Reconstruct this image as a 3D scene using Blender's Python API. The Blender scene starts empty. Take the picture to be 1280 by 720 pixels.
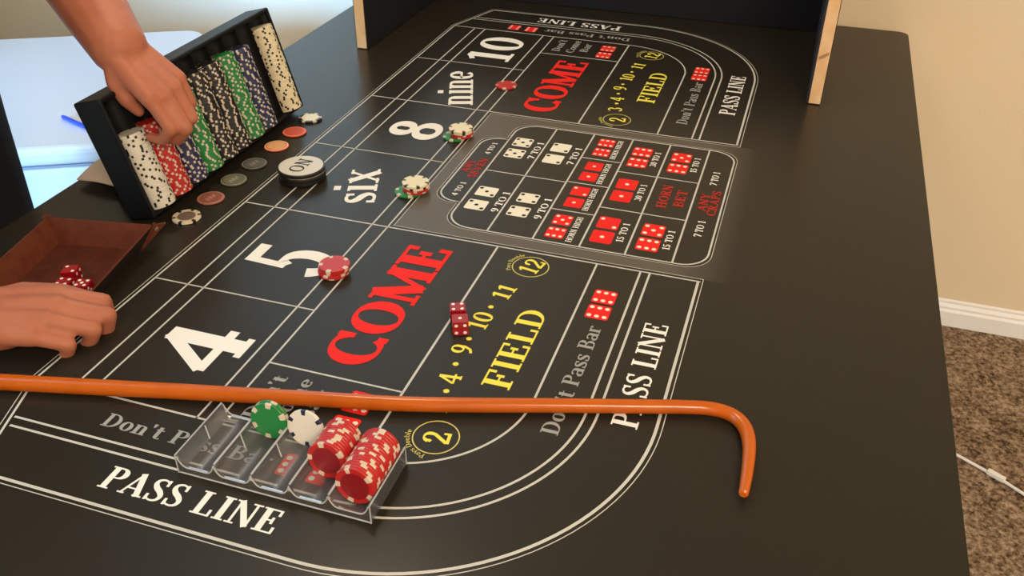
import bpy, bmesh, math, random
from mathutils import Vector, Matrix

random.seed(7)
SC = bpy.context.scene
COL = SC.collection
PI = math.pi

# ------------------------------------------------------------------ camera
cam_d = bpy.data.cameras.new('camera')
cam = bpy.data.objects.new('camera', cam_d)
COL.objects.link(cam)
cam_d.sensor_width = 36.0
cam_d.lens = 36.0 * 1139.88 / 1280.0
cam_d.clip_start = 0.02
_r = Vector((0.95107, 0.30881, 0.00708)).normalized()
_f = Vector((-0.25344, 0.78942, -0.55903)).normalized()
CAMR = (0.951, 0.310, 0.007)
cam.matrix_world = Matrix.Identity(4)
_u = _r.cross(_f).normalized()
_r = _f.cross(_u).normalized()
cam.matrix_world = Matrix(((_r.x, _u.x, -_f.x, 0.7211), (_r.y, _u.y, -_f.y, -1.1959),
                           (_r.z, _u.z, -_f.z, 0.6347), (0, 0, 0, 1)))
SC.camera = cam

# ------------------------------------------------------------------ world, lights, exposure
w = bpy.data.worlds.new('world'); SC.world = w; w.use_nodes = True
bg = w.node_tree.nodes['Background']
bg.inputs[0].default_value = (1.0, 0.86, 0.68, 1)
bg.inputs[1].default_value = 1.3
SC.view_settings.view_transform = 'Standard'
SC.view_settings.look = 'None'
SC.view_settings.exposure = 0.0
SC.view_settings.gamma = 1.0
SC.view_settings.use_curve_mapping = False


def area(name, loc, aim, sx, sy, power, col, parent=None):
    d = bpy.data.lights.new(name, 'AREA')
    d.shape = 'RECTANGLE'; d.size = sx; d.size_y = sy; d.energy = power; d.color = col
    o = bpy.data.objects.new(name, d); COL.objects.link(o)
    o.location = loc
    o.rotation_euler = (Vector(aim) - Vector(loc)).to_track_quat('-Z', 'Y').to_euler()
    if parent: o.parent = parent
    return o


# daylight entering through the window of the near wall, narrowed by the two added blockers
area('window_daylight', (-1.40, -3.33, 0.50), (-0.6, 0.9, -0.1), 1.0, 1.1, 550, (0.22, 0.52, 1.0))

# ------------------------------------------------------------------ materials
MATS = {}


def mat(name, col, rough=0.5, spec=0.5, metal=0.0, noise=None, bump=None, coat=0.0, sss=0.0):
    """noise=(scale, colour2, contrast lo, hi); bump=(scale, strength)"""
    if name in MATS: return MATS[name]
    m = bpy.data.materials.new(name); m.use_nodes = True
    nt = m.node_tree; b = nt.nodes['Principled BSDF']
    b.inputs['Base Color'].default_value = (*col, 1)
    b.inputs['Roughness'].default_value = rough
    b.inputs['Specular IOR Level'].default_value = spec
    b.inputs['Metallic'].default_value = metal
    b.inputs['Coat Weight'].default_value = coat
    if sss:
        b.inputs['Subsurface Weight'].default_value = sss
        b.inputs['Subsurface Radius'].default_value = (0.008, 0.003, 0.0015)
    if noise or bump:
        tc = nt.nodes.new('ShaderNodeTexCoord')
    if noise:
        n = nt.nodes.new('ShaderNodeTexNoise'); n.inputs['Scale'].default_value = noise[0]
        n.inputs['Detail'].default_value = 4
        r = nt.nodes.new('ShaderNodeValToRGB')
        r.color_ramp.elements[0].position = noise[2]; r.color_ramp.elements[1].position = noise[3]
        r.color_ramp.elements[0].color = (*col, 1); r.color_ramp.elements[1].color = (*noise[1], 1)
        nt.links.new(tc.outputs['Object'], n.inputs['Vector'])
        nt.links.new(n.outputs['Fac'], r.inputs['Fac']); nt.links.new(r.outputs['Color'], b.inputs['Base Color'])
    if bump:
        n2 = nt.nodes.new('ShaderNodeTexNoise'); n2.inputs['Scale'].default_value = bump[0]
        bp = nt.nodes.new('ShaderNodeBump'); bp.inputs['Strength'].default_value = bump[1]
        bp.inputs['Distance'].default_value = 0.004
        nt.links.new(tc.outputs['Object'], n2.inputs['Vector'])
        nt.links.new(n2.outputs['Fac'], bp.inputs['Height']); nt.links.new(bp.outputs['Normal'], b.inputs['Normal'])
    MATS[name] = m
    return m


INKR, INKS = 0.5, 0.08
M_MAT = mat('mat_rubber_black', (0.0190, 0.0160, 0.0112), 0.27, 0.20, noise=(900, (0.0265, 0.0222, 0.0156), 0.4, 0.6))
M_LINE = mat('ink_line_white', (0.56, 0.54, 0.49), INKR, INKS)
M_WHITE = mat('ink_white', (0.84, 0.81, 0.75), INKR, INKS)
M_GREYINK = mat('ink_grey', (0.34, 0.33, 0.31), INKR, INKS)
M_RED = mat('ink_red', (0.80, 0.022, 0.018), INKR, INKS)
M_DKRED = mat('ink_dark_red', (0.46, 0.025, 0.02), INKR, INKS)
M_YEL = mat('ink_yellow', (0.84, 0.72, 0.09), INKR, INKS)
M_PIPB = mat('ink_black', (0.012, 0.012, 0.012), INKR, INKS)
M_CREAM = mat('ink_cream', (0.82, 0.76, 0.62), INKR, INKS)


def panel_mat():
    m = bpy.data.materials.new('ink_taupe_panel'); m.use_nodes = True
    nt = m.node_tree; b = nt.nodes['Principled BSDF']
    b.inputs['Roughness'].default_value = 0.27; b.inputs['Specular IOR Level'].default_value = 0.20
    tc = nt.nodes.new('ShaderNodeTexCoord'); s = nt.nodes.new('ShaderNodeSeparateXYZ')
    mr = nt.nodes.new('ShaderNodeMapRange'); mr.inputs[1].default_value = 0.61; mr.inputs[2].default_value = 0.69
    mx = nt.nodes.new('ShaderNodeMix'); mx.data_type = 'RGBA'
    mx.inputs[6].default_value = (0.105, 0.088, 0.072, 1); mx.inputs[7].default_value = (0.0225, 0.0190, 0.0134, 1)
    nt.links.new(tc.outputs['Object'], s.inputs[0]); nt.links.new(s.outputs['X'], mr.inputs[0])
    nt.links.new(mr.outputs[0], mx.inputs[0]); nt.links.new(mx.outputs[2], b.inputs['Base Color'])
    return m


M_PANEL = panel_mat()


def clear_mat():
    m = bpy.data.materials.new('clear_acrylic'); m.use_nodes = True
    nt = m.node_tree; nt.nodes.remove(nt.nodes['Principled BSDF'])
    out = nt.nodes['Material Output']
    tr = nt.nodes.new('ShaderNodeBsdfTransparent'); tr.inputs[0].default_value = (0.95, 0.95, 0.96, 1)
    gl = nt.nodes.new('ShaderNodeBsdfGlossy'); gl.inputs['Roughness'].default_value = 0.12
    df = nt.nodes.new('ShaderNodeBsdfDiffuse'); df.inputs[0].default_value = (0.8, 0.8, 0.82, 1)
    lw = nt.nodes.new('ShaderNodeFresnel'); lw.inputs[0].default_value = 1.45
    m1 = nt.nodes.new('ShaderNodeMixShader'); m2 = nt.nodes.new('ShaderNodeMixShader')
    m2.inputs[0].default_value = 0.05
    nt.links.new(lw.outputs[0], m1.inputs[0]); nt.links.new(tr.outputs[0], m1.inputs[1]); nt.links.new(gl.outputs[0], m1.inputs[2])
    nt.links.new(m1.outputs[0], m2.inputs[1]); nt.links.new(df.outputs[0], m2.inputs[2])
    nt.links.new(m2.outputs[0], out.inputs[0])
    return m


M_CLEAR = clear_mat()
M_CLEARE = mat('acrylic_edge', (0.42, 0.42, 0.43), 0.5, 0.4)


def glassy(name, col, alpha, rough=0.08):
    m = bpy.data.materials.new(name); m.use_nodes = True
    b = m.node_tree.nodes['Principled BSDF']
    b.inputs['Base Color'].default_value = (*col, 1); b.inputs['Roughness'].default_value = rough
    b.inputs['Transmission Weight'].default_value = alpha; b.inputs['IOR'].default_value = 1.45
    return m


M_DIE = glassy('red_dice_plastic', (0.50, 0.006, 0.016), 0.45)
M_DIEPIP = mat('dice_pip_white', (0.85, 0.80, 0.76), 0.3)

# ------------------------------------------------------------------ mesh helpers


class MB:
    """collects polygons, builds ONE mesh object"""
    def __init__(s): s.v = []; s.f = []; s.m = []

    def poly(s, pts, mi=0):
        i = len(s.v); s.v += [tuple(p) for p in pts]; s.f.append(tuple(range(i, i + len(pts)))); s.m.append(mi)

    def box(s, a, b, mi=0, mtx=None):
        x0, y0, z0 = a; x1, y1, z1 = b
        c = [Vector(p) for p in ((x0, y0, z0), (x1, y0, z0), (x1, y1, z0), (x0, y1, z0), (x0, y0, z1), (x1, y0, z1), (x1, y1, z1), (x0, y1, z1))]
        if mtx: c = [mtx @ p for p in c]
        i = len(s.v); s.v += [tuple(p) for p in c]
        for q in ((0, 3, 2, 1), (4, 5, 6, 7), (0, 1, 5, 4), (1, 2, 6, 5), (2, 3, 7, 6), (3, 0, 4, 7)):
            s.f.append(tuple(i + k for k in q)); s.m.append(mi)

    def prism(s, outline, z0, z1, mi=0, mtx=None):
        """outline CCW in xy, extruded z0..z1"""
        n = len(outline)
        lo = [Vector((p[0], p[1], z0)) for p in outline]; hi = [Vector((p[0], p[1], z1)) for p in outline]
        if mtx: lo = [mtx @ p for p in lo]; hi = [mtx @ p for p in hi]
        i = len(s.v); s.v += [tuple(p) for p in lo + hi]
        s.f.append(tuple(i + k for k in reversed(range(n)))); s.m.append(mi)
        s.f.append(tuple(i + n + k for k in range(n))); s.m.append(mi)
        for k in range(n):
            l = (k + 1) % n
            s.f.append((i + k, i + l, i + n + l, i + n + k)); s.m.append(mi)

    def lathe(s, prof, seg=32, mi=0, mtx=None, cap=True):
        i = len(s.v); n = len(prof)
        for (r, z) in prof:
            for k in range(seg):
                a = 2 * PI * k / seg; p = Vector((r * math.cos(a), r * math.sin(a), z))
                s.v.append(tuple(mtx @ p if mtx else p))
        for j in range(n - 1):
            for k in range(seg):
                l = (k + 1) % seg
                s.f.append((i + j * seg + k, i + j * seg + l, i + (j + 1) * seg + l, i + (j + 1) * seg + k)); s.m.append(mi)
        if cap:
            s.f.append(tuple(i + k for k in reversed(range(seg)))); s.m.append(mi)
            s.f.append(tuple(i + (n - 1) * seg + k for k in range(seg))); s.m.append(mi)

    def tube(s, pts, rad, seg=14, mi=0, cap=True, squash=None):
        pts = [Vector(p) for p in pts]; n = len(pts)
        if not hasattr(rad, '__len__'): rad = [rad] * n
        i = len(s.v); up = None
        for j, p in enumerate(pts):
            t = (pts[min(j + 1, n - 1)] - pts[max(j - 1, 0)]).normalized()
            if up is None:
                up = Vector((0, 0, 1)) if abs(t.z) < 0.9 else Vector((1, 0, 0))
            up = (up - t * up.dot(t)).normalized(); sd = t.cross(up)
            for k in range(seg):
                a = 2 * PI * k / seg
                s.v.append(tuple(p + (sd * math.cos(a) + up * math.sin(a) * (squash or 1)) * rad[j]))
        for j in range(n - 1):
            for k in range(seg):
                l = (k + 1) % seg
                s.f.append((i + j * seg + k, i + j * seg + l, i + (j + 1) * seg + l, i + (j + 1) * seg + k)); s.m.append(mi)
        if cap:
            s.f.append(tuple(i + k for k in reversed(range(seg)))); s.m.append(mi)
            s.f.append(tuple(i + (n - 1) * seg + k for k in range(seg))); s.m.append(mi)

    def ball(s, c, r, mi=0, mtx=None, nu=14, nv=9):
        """ellipsoid, r = scalar or 3-vector, optional 3x3 rotation"""
        if not hasattr(r, '__len__'): r = (r, r, r)
        c = Vector(c); i = len(s.v)
        def put(p):
            p = Vector((p[0] * r[0], p[1] * r[1], p[2] * r[2]))
            s.v.append(tuple(c + (mtx @ p if mtx else p)))
        put((0, 0, -1))
        for a in range(1, nv):
            th = -PI / 2 + PI * a / nv
            for k in range(nu):
                ph = 2 * PI * k / nu; put((math.cos(th) * math.cos(ph), math.cos(th) * math.sin(ph), math.sin(th)))
        put((0, 0, 1)); top = len(s.v) - 1
        for k in range(nu):
            l = (k + 1) % nu
            s.f.append((i, i + 1 + l, i + 1 + k)); s.m.append(mi)
            for a in range(nv - 2):
                q = i + 1 + a * nu
                s.f.append((q + k, q + l, q + nu + l, q + nu + k)); s.m.append(mi)
            q = i + 1 + (nv - 2) * nu
            s.f.append((q + k, q + l, top)); s.m.append(mi)

    def capsule(s, a, b, ra, rb, seg=14):
        a = Vector(a); b = Vector(b)
        s.ball(a, ra); s.ball(b, rb); s.tube([a, b], [ra, rb], seg)

    def mesh(s, name, mats):
        me = bpy.data.meshes.new(name); me.from_pydata(s.v, [], s.f)
        for m in (mats if isinstance(mats, (list, tuple)) else [mats]): me.materials.append(m)
        if any(s.m): me.polygons.foreach_set('material_index', s.m)
        me.update()
        return me

    def build(s, name, mats, parent=None, smooth=False, bevel=0.0, loc=None):
        me = s.mesh(name, mats)
        o = bpy.data.objects.new(name, me); COL.objects.link(o)
        if smooth:
            me.polygons.foreach_set('use_smooth', [True] * len(me.polygons))
            me.set_sharp_from_angle(angle=math.radians(40))
        if bevel:
            b = o.modifiers.new('bevel', 'BEVEL'); b.width = bevel; b.segments = 3; b.limit_method = 'ANGLE'
        if parent: o.parent = parent
        if loc: o.location = loc
        return o


def tag(o, label=None, cat=None, group=None, kind=None):
    if label: o['label'] = label
    if cat: o['category'] = cat
    if group: o['group'] = group
    if kind: o['kind'] = kind
    return o


def empty(name, loc=(0, 0, 0), rz=0.0, label=None, cat=None, group=None):
    o = bpy.data.objects.new(name, None); COL.objects.link(o)
    o.location = loc; o.rotation_euler = (0, 0, rz); o.empty_display_size = 0.02
    return tag(o, label, cat, group)


def inst(src, name, parent=None):
    c = bpy.data.objects.new(name, src); COL.objects.link(c)
    if parent: c.parent = parent
    return c


def arc(cx, cy, rx, ry, a0, a1, n=14):
    return [(cx + rx * math.cos(math.radians(a0 + (a1 - a0) * i / n)), cy + ry * math.sin(math.radians(a0 + (a1 - a0) * i / n))) for i in range(n + 1)]


def cat_rom(P, n=8):
    out = []
    Q = [P[0]] + list(P) + [P[-1]]
    for i in range(1, len(Q) - 2):
        p0, p1, p2, p3 = Q[i - 1], Q[i], Q[i + 1], Q[i + 2]
        for k in range(n):
            t = k / n
            out.append(tuple(0.5 * ((2 * b) + (-a + c) * t + (2 * a - 5 * b + 4 * c - d) * t * t + (-a + 3 * b - 3 * c + d) * t ** 3)
                             for a, b, c, d in zip(p0, p1, p2, p3)))
    out.append(tuple(P[-1]))
    return out


# ------------------------------------------------------------------ structure
FZ = -0.74
M_WALL = mat('wall_paint_beige', (0.80, 0.66, 0.47), 0.9, 0.2, bump=(160, 0.08))
M_TRIM = mat('trim_paint_white', (0.90, 0.89, 0.88), 0.45)


def carpet_mat():
    m = bpy.data.materials.new('carpet_brown'); m.use_nodes = True
    nt = m.node_tree; b = nt.nodes['Principled BSDF']; b.inputs['Roughness'].default_value = 1.0
    b.inputs['Specular IOR Level'].default_value = 0.05
    tc = nt.nodes.new('ShaderNodeTexCoord')
    n1 = nt.nodes.new('ShaderNodeTexNoise'); n1.inputs['Scale'].default_value = 95; n1.inputs['Detail'].default_value = 5
    n1.inputs['Roughness'].default_value = 0.75
    n2 = nt.nodes.new('ShaderNodeTexNoise'); n2.inputs['Scale'].default_value = 22; n2.inputs['Detail'].default_value = 3
    r = nt.nodes.new('ShaderNodeValToRGB')
    r.color_ramp.elements[0].position = 0.36; r.color_ramp.elements[0].color = (0.07, 0.043, 0.024, 1)
    r.color_ramp.elements[1].position = 0.66; r.color_ramp.elements[1].color = (0.66, 0.51, 0.37, 1)
    e = r.color_ramp.elements.new(0.50); e.color = (0.33, 0.225, 0.145, 1)
    ad = nt.nodes.new('ShaderNodeMath'); ad.operation = 'MULTIPLY_ADD'; ad.inputs[1].default_value = 0.25; ad.inputs[2].default_value = -0.125
    ad2 = nt.nodes.new('ShaderNodeMath'); ad2.operation = 'ADD'
    bp = nt.nodes.new('ShaderNodeBump'); bp.inputs['Strength'].default_value = 0.9; bp.inputs['Distance'].default_value = 0.012
    for n in (n1, n2): nt.links.new(tc.outputs['Object'], n.inputs['Vector'])
    nt.links.new(n2.outputs['Fac'], ad.inputs[0]); nt.links.new(ad.outputs[0], ad2.inputs[0]); nt.links.new(n1.outputs['Fac'], ad2.inputs[1])
    nt.links.new(ad2.outputs[0], r.inputs['Fac']); nt.links.new(r.outputs['Color'], b.inputs['Base Color'])
    nt.links.new(n1.outputs['Fac'], bp.inputs['Height']); nt.links.new(bp.outputs['Normal'], b.inputs['Normal'])
    return m


def struct(name, mb, m, parent=None, **k):
    o = mb.build(name, m, parent, **k)
    if not parent: o['kind'] = 'structure'
    return o


RX0, RX1, RY0, RY1, CZ = -2.4, 3.2, -3.4, 0.948, 1.72
b = MB(); b.box((RX0, RY0, FZ - 0.05), (RX1, RY1 + 0.1, FZ)); struct('floor', b, carpet_mat())
b = MB(); b.box((RX0, RY0, CZ), (RX1, RY1 + 0.1, CZ + 0.05)); struct('ceiling', b, mat('ceiling_paint', (0.75, 0.72, 0.66), 0.95, 0.1))
b = MB(); b.box((RX0, RY1, FZ), (RX1, RY1 + 0.1, CZ)); struct('wall_back', b, M_WALL)
b = MB(); b.box((RX0 - 0.1, RY0, FZ), (RX0, RY1 + 0.1, CZ)); struct('wall_left', b, M_WALL)
# near wall with a window opening x -1.95..-0.85, z -0.1..1.1; added unseen slabs then shape its daylight
b = MB()
b.box((RX0, RY0 - 0.1, FZ), (-1.95, RY0, CZ)); b.box((-0.85, RY0 - 0.1, FZ), (0.60, RY0, CZ))  # stretch right of the window widened to cut warm world light on the left
b.box((-1.95, RY0 - 0.1, FZ), (-0.85, RY0, -0.10)); b.box((-1.95, RY0 - 0.1, 1.10), (-0.85, RY0, CZ))
struct('wall_front', b, M_WALL)
b = MB(); b.box((-0.76, RY0, FZ), (-0.70, -1.25, CZ)); struct('daylight_blocker_right', b, M_WALL)  # added out of view to keep blue daylight off table and right wall
b = MB(); b.box((RX0, -0.68, FZ), (-1.15, -0.60, CZ)); struct('daylight_blocker_left', b, M_WALL)  # unseen slab put in to shade the left part of the far wall
b = MB()
for x0, x1, z0_, z1_ in ((-1.95, -1.90, -.10, 1.10), (-.90, -.85, -.10, 1.10), (-1.90, -.90, -.10, -.05), (-1.90, -.90, 1.05, 1.10), (-1.42, -1.38, -.05, 1.05)):
    b.box((x0, RY0 - .07, z0_), (x1, RY0 - .02, z1_))
win = struct('window_1', b, M_TRIM, bevel=0.004)
b = MB(); b.box((-1.90, RY0 - .05, -.05), (-.90, RY0 - .045, 1.05)); b.build('pane', M_CLEAR, win)
# baseboard: stepped profile
b = MB()
prof = [(0.948, FZ), (0.934, FZ), (0.934, FZ + 0.042), (0.938, FZ + 0.048), (0.938, FZ + 0.054), (0.943, FZ + 0.062), (0.943, FZ + 0.068), (0.948, FZ + 0.072)]
for x0, x1 in ((RX0, RX1),):
    n = len(prof); i = len(b.v)
    b.v += [(x0, y, z) for y, z in prof] + [(x1, y, z) for y, z in prof]
    for k in range(n - 1): b.f.append((i + k, i + k + 1, i + n + k + 1, i + n + k)); b.m.append(0)
bb = struct('baseboard_back', b, M_TRIM)

# ceiling lamp (its light inside the builder)
lp = empty('overhead_light', (-0.10, 0.10, CZ), 0, 'round flush ceiling lamp with frosted shade above the table', 'lamp')
b = MB(); b.lathe([(0.16, -0.03), (0.17, -0.02), (0.17, 0.0)], 40); b.build('base', M_TRIM, lp, smooth=True)
b = MB(); b.lathe([(0.01, -0.075), (0.08, -0.068), (0.13, -0.05), (0.15, -0.03)], 40); 
sh = b.build('shade', mat('frosted_shade', (0.9, 0.85, 0.75), 0.5), lp, smooth=True)
area('lamp_light', (0, 0, -0.09), (0.0, 0, -1), 0.30, 0.30, 9, (1.0, 0.80, 0.55), lp)

lp_fill = empty('overhead_light', (1.6, -1.9, CZ), 0, 'added unseen fill light panel behind the near end of the table', 'lamp')  # made-up panel, added to brighten the far wall and pine ends
b = MB(); b.box((-.42, -.42, -.05), (.42, .42, 0)); b.build('frame', M_TRIM, lp_fill)
b = MB(); b.box((-.39, -.39, -.056), (.39, .39, -.05)); b.build('diffuser', mat('frosted_shade', (0.9, 0.85, 0.75), 0.5), lp_fill)
area('lamp_light', (0, 0, -0.065), (0.0, 0.25, -1), 0.76, 0.76, 95, (1.0, 0.81, 0.59), lp_fill)

# ------------------------------------------------------------------ table and mat
TX0, TX1, TY0, TY1 = -0.272, 0.936, -1.0, 0.905
tbl = empty('folding_table', (0.33, 0, FZ), 0, 'white folding table under the black craps mat', 'table')
M_TW = mat('table_plastic_white', (0.78, 0.77, 0.75), 0.5)


def rrect(x0, x1, y0, y1, r, n=6):
    return (arc(x1 - r, y1 - r, r, r, 0, 90, n) + arc(x0 + r, y1 - r, r, r, 90, 180, n) + arc(x0 + r, y0 + r, r, r, 180, 270, n) + arc(x1 - r, y0 + r, r, r, 270, 360, n))


def child_world(o, p):
    """keep world-space mesh coordinates under a moved parent"""
    o.parent = p
    o.matrix_parent_inverse = Matrix.Translation(p.location).inverted() if not any(p.rotation_euler) else (Matrix.Translation(p.location) @ p.rotation_euler.to_matrix().to_4x4()).inverted()
    return o


b = MB(); b.prism(rrect(TX0 + 0.004, TX1 + 0.0018, TY0 + 0.004, TY1 - 0.03, 0.03), -0.045, -0.0035)
child_world(b.build('table_top', M_TW, bevel=0.004), tbl)
M_GM = mat('leg_metal_grey', (0.25, 0.25, 0.26), 0.4, 0.5, 0.8)
for x in (TX0 + 0.12, TX1 - 0.12):
    for y in (TY0 + 0.2, TY1 - 0.2):
        b = MB(); b.tube([(x, y, -0.045), (x, y, FZ)], 0.014, 12); child_world(b.build('leg', M_GM, smooth=True), tbl)
for y in (TY0 + 0.2, TY1 - 0.2):
    b = MB(); b.tube([(TX0 + 0.12, y, -0.5), (TX1 - 0.12, y, -0.5)], 0.011, 12); child_world(b.build('crossbar', M_GM, smooth=True), tbl)

b = MB(); b.prism([(x + (.0010 - .0042 * (y - TY0) / (TY1 - TY0) + .0028 if x > .5 else 0), y) for x, y in rrect(TX0, TX1, TY0, TY1, 0.022)], -0.0033, 0.0)
craps = b.build('craps_mat', M_MAT)
tag(craps, 'black craps layout mat with white lines and red and yellow lettering covering the table', 'game mat')

# ------------------------------------------------------------------ print on the mat (flat print, thin layers)
ZP, ZL, ZT, ZD = 0.00015, 0.0003, 0.0004, 0.00055


def strip(mb, pts, wd, z, mi=0, closed=False):
    mb.nst = getattr(mb, 'nst', 0) + 1; z += mb.nst * 4e-6      # every stroke lies a hair above the previous one
    n = len(pts); L = []; Rr = []
    loop = (not closed) and n > 3 and math.hypot(pts[0][0] - pts[-1][0], pts[0][1] - pts[-1][1]) < 1e-7
    for i in range(n):
        if loop and i in (0, n - 1): a, c = pts[n - 2], pts[1]
        elif closed: a, c = pts[(i - 1) % n], pts[(i + 1) % n]
        else: a, c = pts[max(i - 1, 0)], pts[min(i + 1, n - 1)]
        tx, ty = c[0] - a[0], c[1] - a[1]; l = math.hypot(tx, ty) or 1
        wi = wd[i] if hasattr(wd, '__len__') else wd
        nx, ny = -ty / l * wi / 2, tx / l * wi / 2
        p = pts[i]; L.append((p[0] + nx, p[1] + ny, z)); Rr.append((p[0] - nx, p[1] - ny, z))
    for i in range(n if closed else n - 1):
        j = (i + 1) % n
        q = [Rr[i], Rr[j], L[j], L[i]]
        ar = sum(q[k][0] * q[(k + 1) % 4][1] - q[(k + 1) % 4][0] * q[k][1] for k in range(4))
        mb.poly(q if ar >= 0 else q[::-1], mi)


def pline(pts, wd=0.0026, m=None, name='betting_line', label=None):
    mb = MB(); strip(mb, pts, wd, ZL)
    o = mb.build(name, m or M_LINE, craps)
    if label: o['label'] = label
    return o


# --- stroke font with thick stems, thin hairlines and serifs
def glyph(ch, T, t):
    S = []
    def s(pts, wd=None): S.append((pts, wd))
    def stem(x, y0=0.0, y1=1.0): s([(x, y0), (x, y1)], T)
    def foot(x, wl=0.13, wr=0.13): s([(x - wl - T / 2 + .05, t / 2), (x + wr + T / 2 - .05, t / 2)], t)
    def head(x, wl=0.13, wr=0.13, y=1.0): s([(x - wl - T / 2 + .05, y - t / 2), (x + wr + T / 2 - .05, y - t / 2)], t)
    def hor(x0, x1, y, wd=None): s([(x0, y), (x1, y)], wd or t)
    def tick(x, y0, y1): s([(x, y0), (x, y1)], t * 1.3)
    h = t / 2; x1 = 0.13 + T / 2 - .05
    W = 0.6; XH = 0.68
    if ch == 'P':
        W = .62; stem(x1); foot(x1); head(x1, .13, 0); s([(x1, 1 - h), (.32, 1 - h)] + arc(.34, .745, .2, .255 - h, 90, -90) + [(x1, .49 + h)])
    elif ch == 'R':
        W = .72; stem(x1); foot(x1); head(x1, .13, 0); s([(x1, 1 - h), (.32, 1 - h)] + arc(.34, .75, .2, .25 - h, 90, -90) + [(x1, .5 + h)]); s([(.36, .5), (.62, 0.02)], T * .9); hor(.52, .74, h)
    elif ch == 'B':
        W = .66; stem(x1); foot(x1, .13, 0); head(x1, .13, 0); s([(x1, 1 - h), (.32, 1 - h)] + arc(.33, .755, .18, .245 - h, 90, -90) + [(x1, .51 + h)]); s([(x1, .52), (.32, .52)] + arc(.34, .265, .22, .265 - h, 90, -90) + [(x1, h)])
    elif ch == 'D':
        W = .74; stem(x1); foot(x1, .13, 0); head(x1, .13, 0); s([(x1, 1 - h), (.3, 1 - h)] + arc(.3, .5, .34, .5 - h, 90, -90, 20) + [(x1, h)])
    elif ch == 'A':
        W = .76; s([(.1, 0), (.38, .98)], t * 1.1); s([(.37, 1), (.63, 0)], T); hor(.2, .55, .3); hor(.0, .22, h); hor(.49, .78, h)
    elif ch == 'V':
        W = .74; s([(.12, 1), (.38, 0)], T); s([(.38, 0.02), (.63, 1)], t * 1.1); hor(0, .28, 1 - h); hor(.52, .75, 1 - h)
    elif ch == 'Y':
        W = .72; s([(.12, 1), (.36, .45)], T); s([(.37, .45), (.6, 1)], t * 1.1); stem(.36, 0, .48); foot(.36); hor(0, .27, 1 - h); hor(.5, .73, 1 - h)
    elif ch in 'Ss':
        k = 1.0 if ch == 'S' else XH; W = .56 if ch == 'S' else .44; q = W / .56
        P = [(.44, .74), (.42, .9), (.28, 1 - h), (.13, .9), (.1, .74), (.2, .58), (.36, .45), (.47, .28), (.43, .1), (.28, h), (.12, .09), (.09, .27)]
        pts = cat_rom([(x * q, y * k) for x, y in P], 6); n = len(pts)
        wd = []
        for i in range(n):
            u = i / (n - 1); wd.append(t + (T * 1.02 - t) * math.exp(-((u - .5) / .21) ** 2))
        s(pts, wd); tick(.45 * q, .72 * k, 1.0 * k); tick(.08 * q, 0, .28 * k)
    elif ch == 'L':
        W = .62; stem(x1); foot(x1, .13, 0); head(x1); hor(x1, .56, h); tick(.55, 0, .3)
    elif ch == 'I':
        W = .36; stem(.18); foot(.18); head(.18)
    elif ch == 'N':
        W = .8; s([(.14, 0), (.14, 1)], t * 1.2); s([(.14, 1), (.64, 0)], T); s([(.65, 0), (.65, 1)], t * 1.2); hor(.0, .28, h); hor(0, .2, 1 - h); hor(.5, .8, 1 - h)
    elif ch == 'M':
        W = .96; s([(.13, 0), (.13, 1)], t * 1.2); s([(.16, 1), (.45, .05)], T); s([(.44, 0.02), (.77, 1)], t * 1.2); stem(.78); hor(0, .27, h); hor(.0, .2, 1 - h); hor(.62, .95, h); hor(.75, .95, 1 - h)
    elif ch == 'E':
        W = .66; stem(x1); foot(x1, .13, 0); head(x1, .13, 0); hor(x1, .56, h); hor(x1, .54, 1 - h); hor(x1, .42, .52); tick(.57, 0, .28); tick(.54, .74, 1); tick(.42, .38, .66)
    elif ch == 'F':
        W = .62; stem(x1); foot(x1); head(x1, .13, 0); hor(x1, .55, 1 - h); hor(x1, .42, .5); tick(.55, .7, 1); tick(.42, .36, .64)
    elif ch == 'H':
        W = .84; stem(x1); stem(.84 - x1); foot(x1); head(x1); foot(.84 - x1); head(.84 - x1); hor(x1, .84 - x1, .52)
    elif ch == 'T':
        W = .7; stem(.35); foot(.35); hor(.04, .66, 1 - h); tick(.05, .7, 1); tick(.65, .7, 1)
    elif ch == 'C':
        W = .7; s(arc(.4, .5, .4 - T / 2, .5 - h, 42, 318, 28)); tick(.62, .66, 1.0); tick(.63, .0, .2)
    elif ch == 'G':
        W = .78; s(arc(.4, .5, .4 - T / 2, .5 - h, 42, 300, 28)); tick(.62, .66, 1.0); stem(.63, 0.05, .44); head(.63, .1, .1, .46)
    elif ch == 'O':
        W = .8; s(arc(.4, .5, .4 - T / 2, .5 - h, 0, 360, 32))
    elif ch == '0':
        W = .6; s(arc(.3, .5, .29 - T / 2, .5 - h, 0, 360, 32))
    elif ch == '1':
        W = .46; stem(.25); foot(.25, .14, .14); s([(.25, .97), (.06, .82)], t * 1.4)
    elif ch == '2':
        W = .58
        s(arc(.28, .73, .22 - T * .2, .27 - h, 170, 0, 12) + [(.44, .58), (.08, .1)]); hor(.05, .52, T * .4, T * .8); tick(.52, 0, .28); s([(.08, .66), (.14, .78)], T * .8)
    elif ch == '3':
        W = .56; s(arc(.25, .76, .22 - T * .2, .24 - h, 160, -70, 12)); s(arc(.25, .28, .25 - T * .2, .28 - h, 75, -165, 14))
    elif ch == '4':
        W = .64; stem(.43); s([(.42, .98), (.04, .3)], t * 1.5); hor(.02, .63, .3, t * 1.4); foot(.43, .1, .1)
    elif ch == '5':
        W = .58; s([(.12, .5), (.15, 1)], t * 1.3); hor(.13, .5, 1 - T * .36, T * .72); s([(.13, .5), (.2, .58)] + arc(.25, .31, .25 - T * .25, .31 - h, 95, -160, 18))
    elif ch == '7':
        W = .54; hor(.03, .52, 1 - T * .4, T * .8); s([(.5, .92), (.2, 0)], T); tick(.04, .72, 1)
    elif ch == '8':
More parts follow.
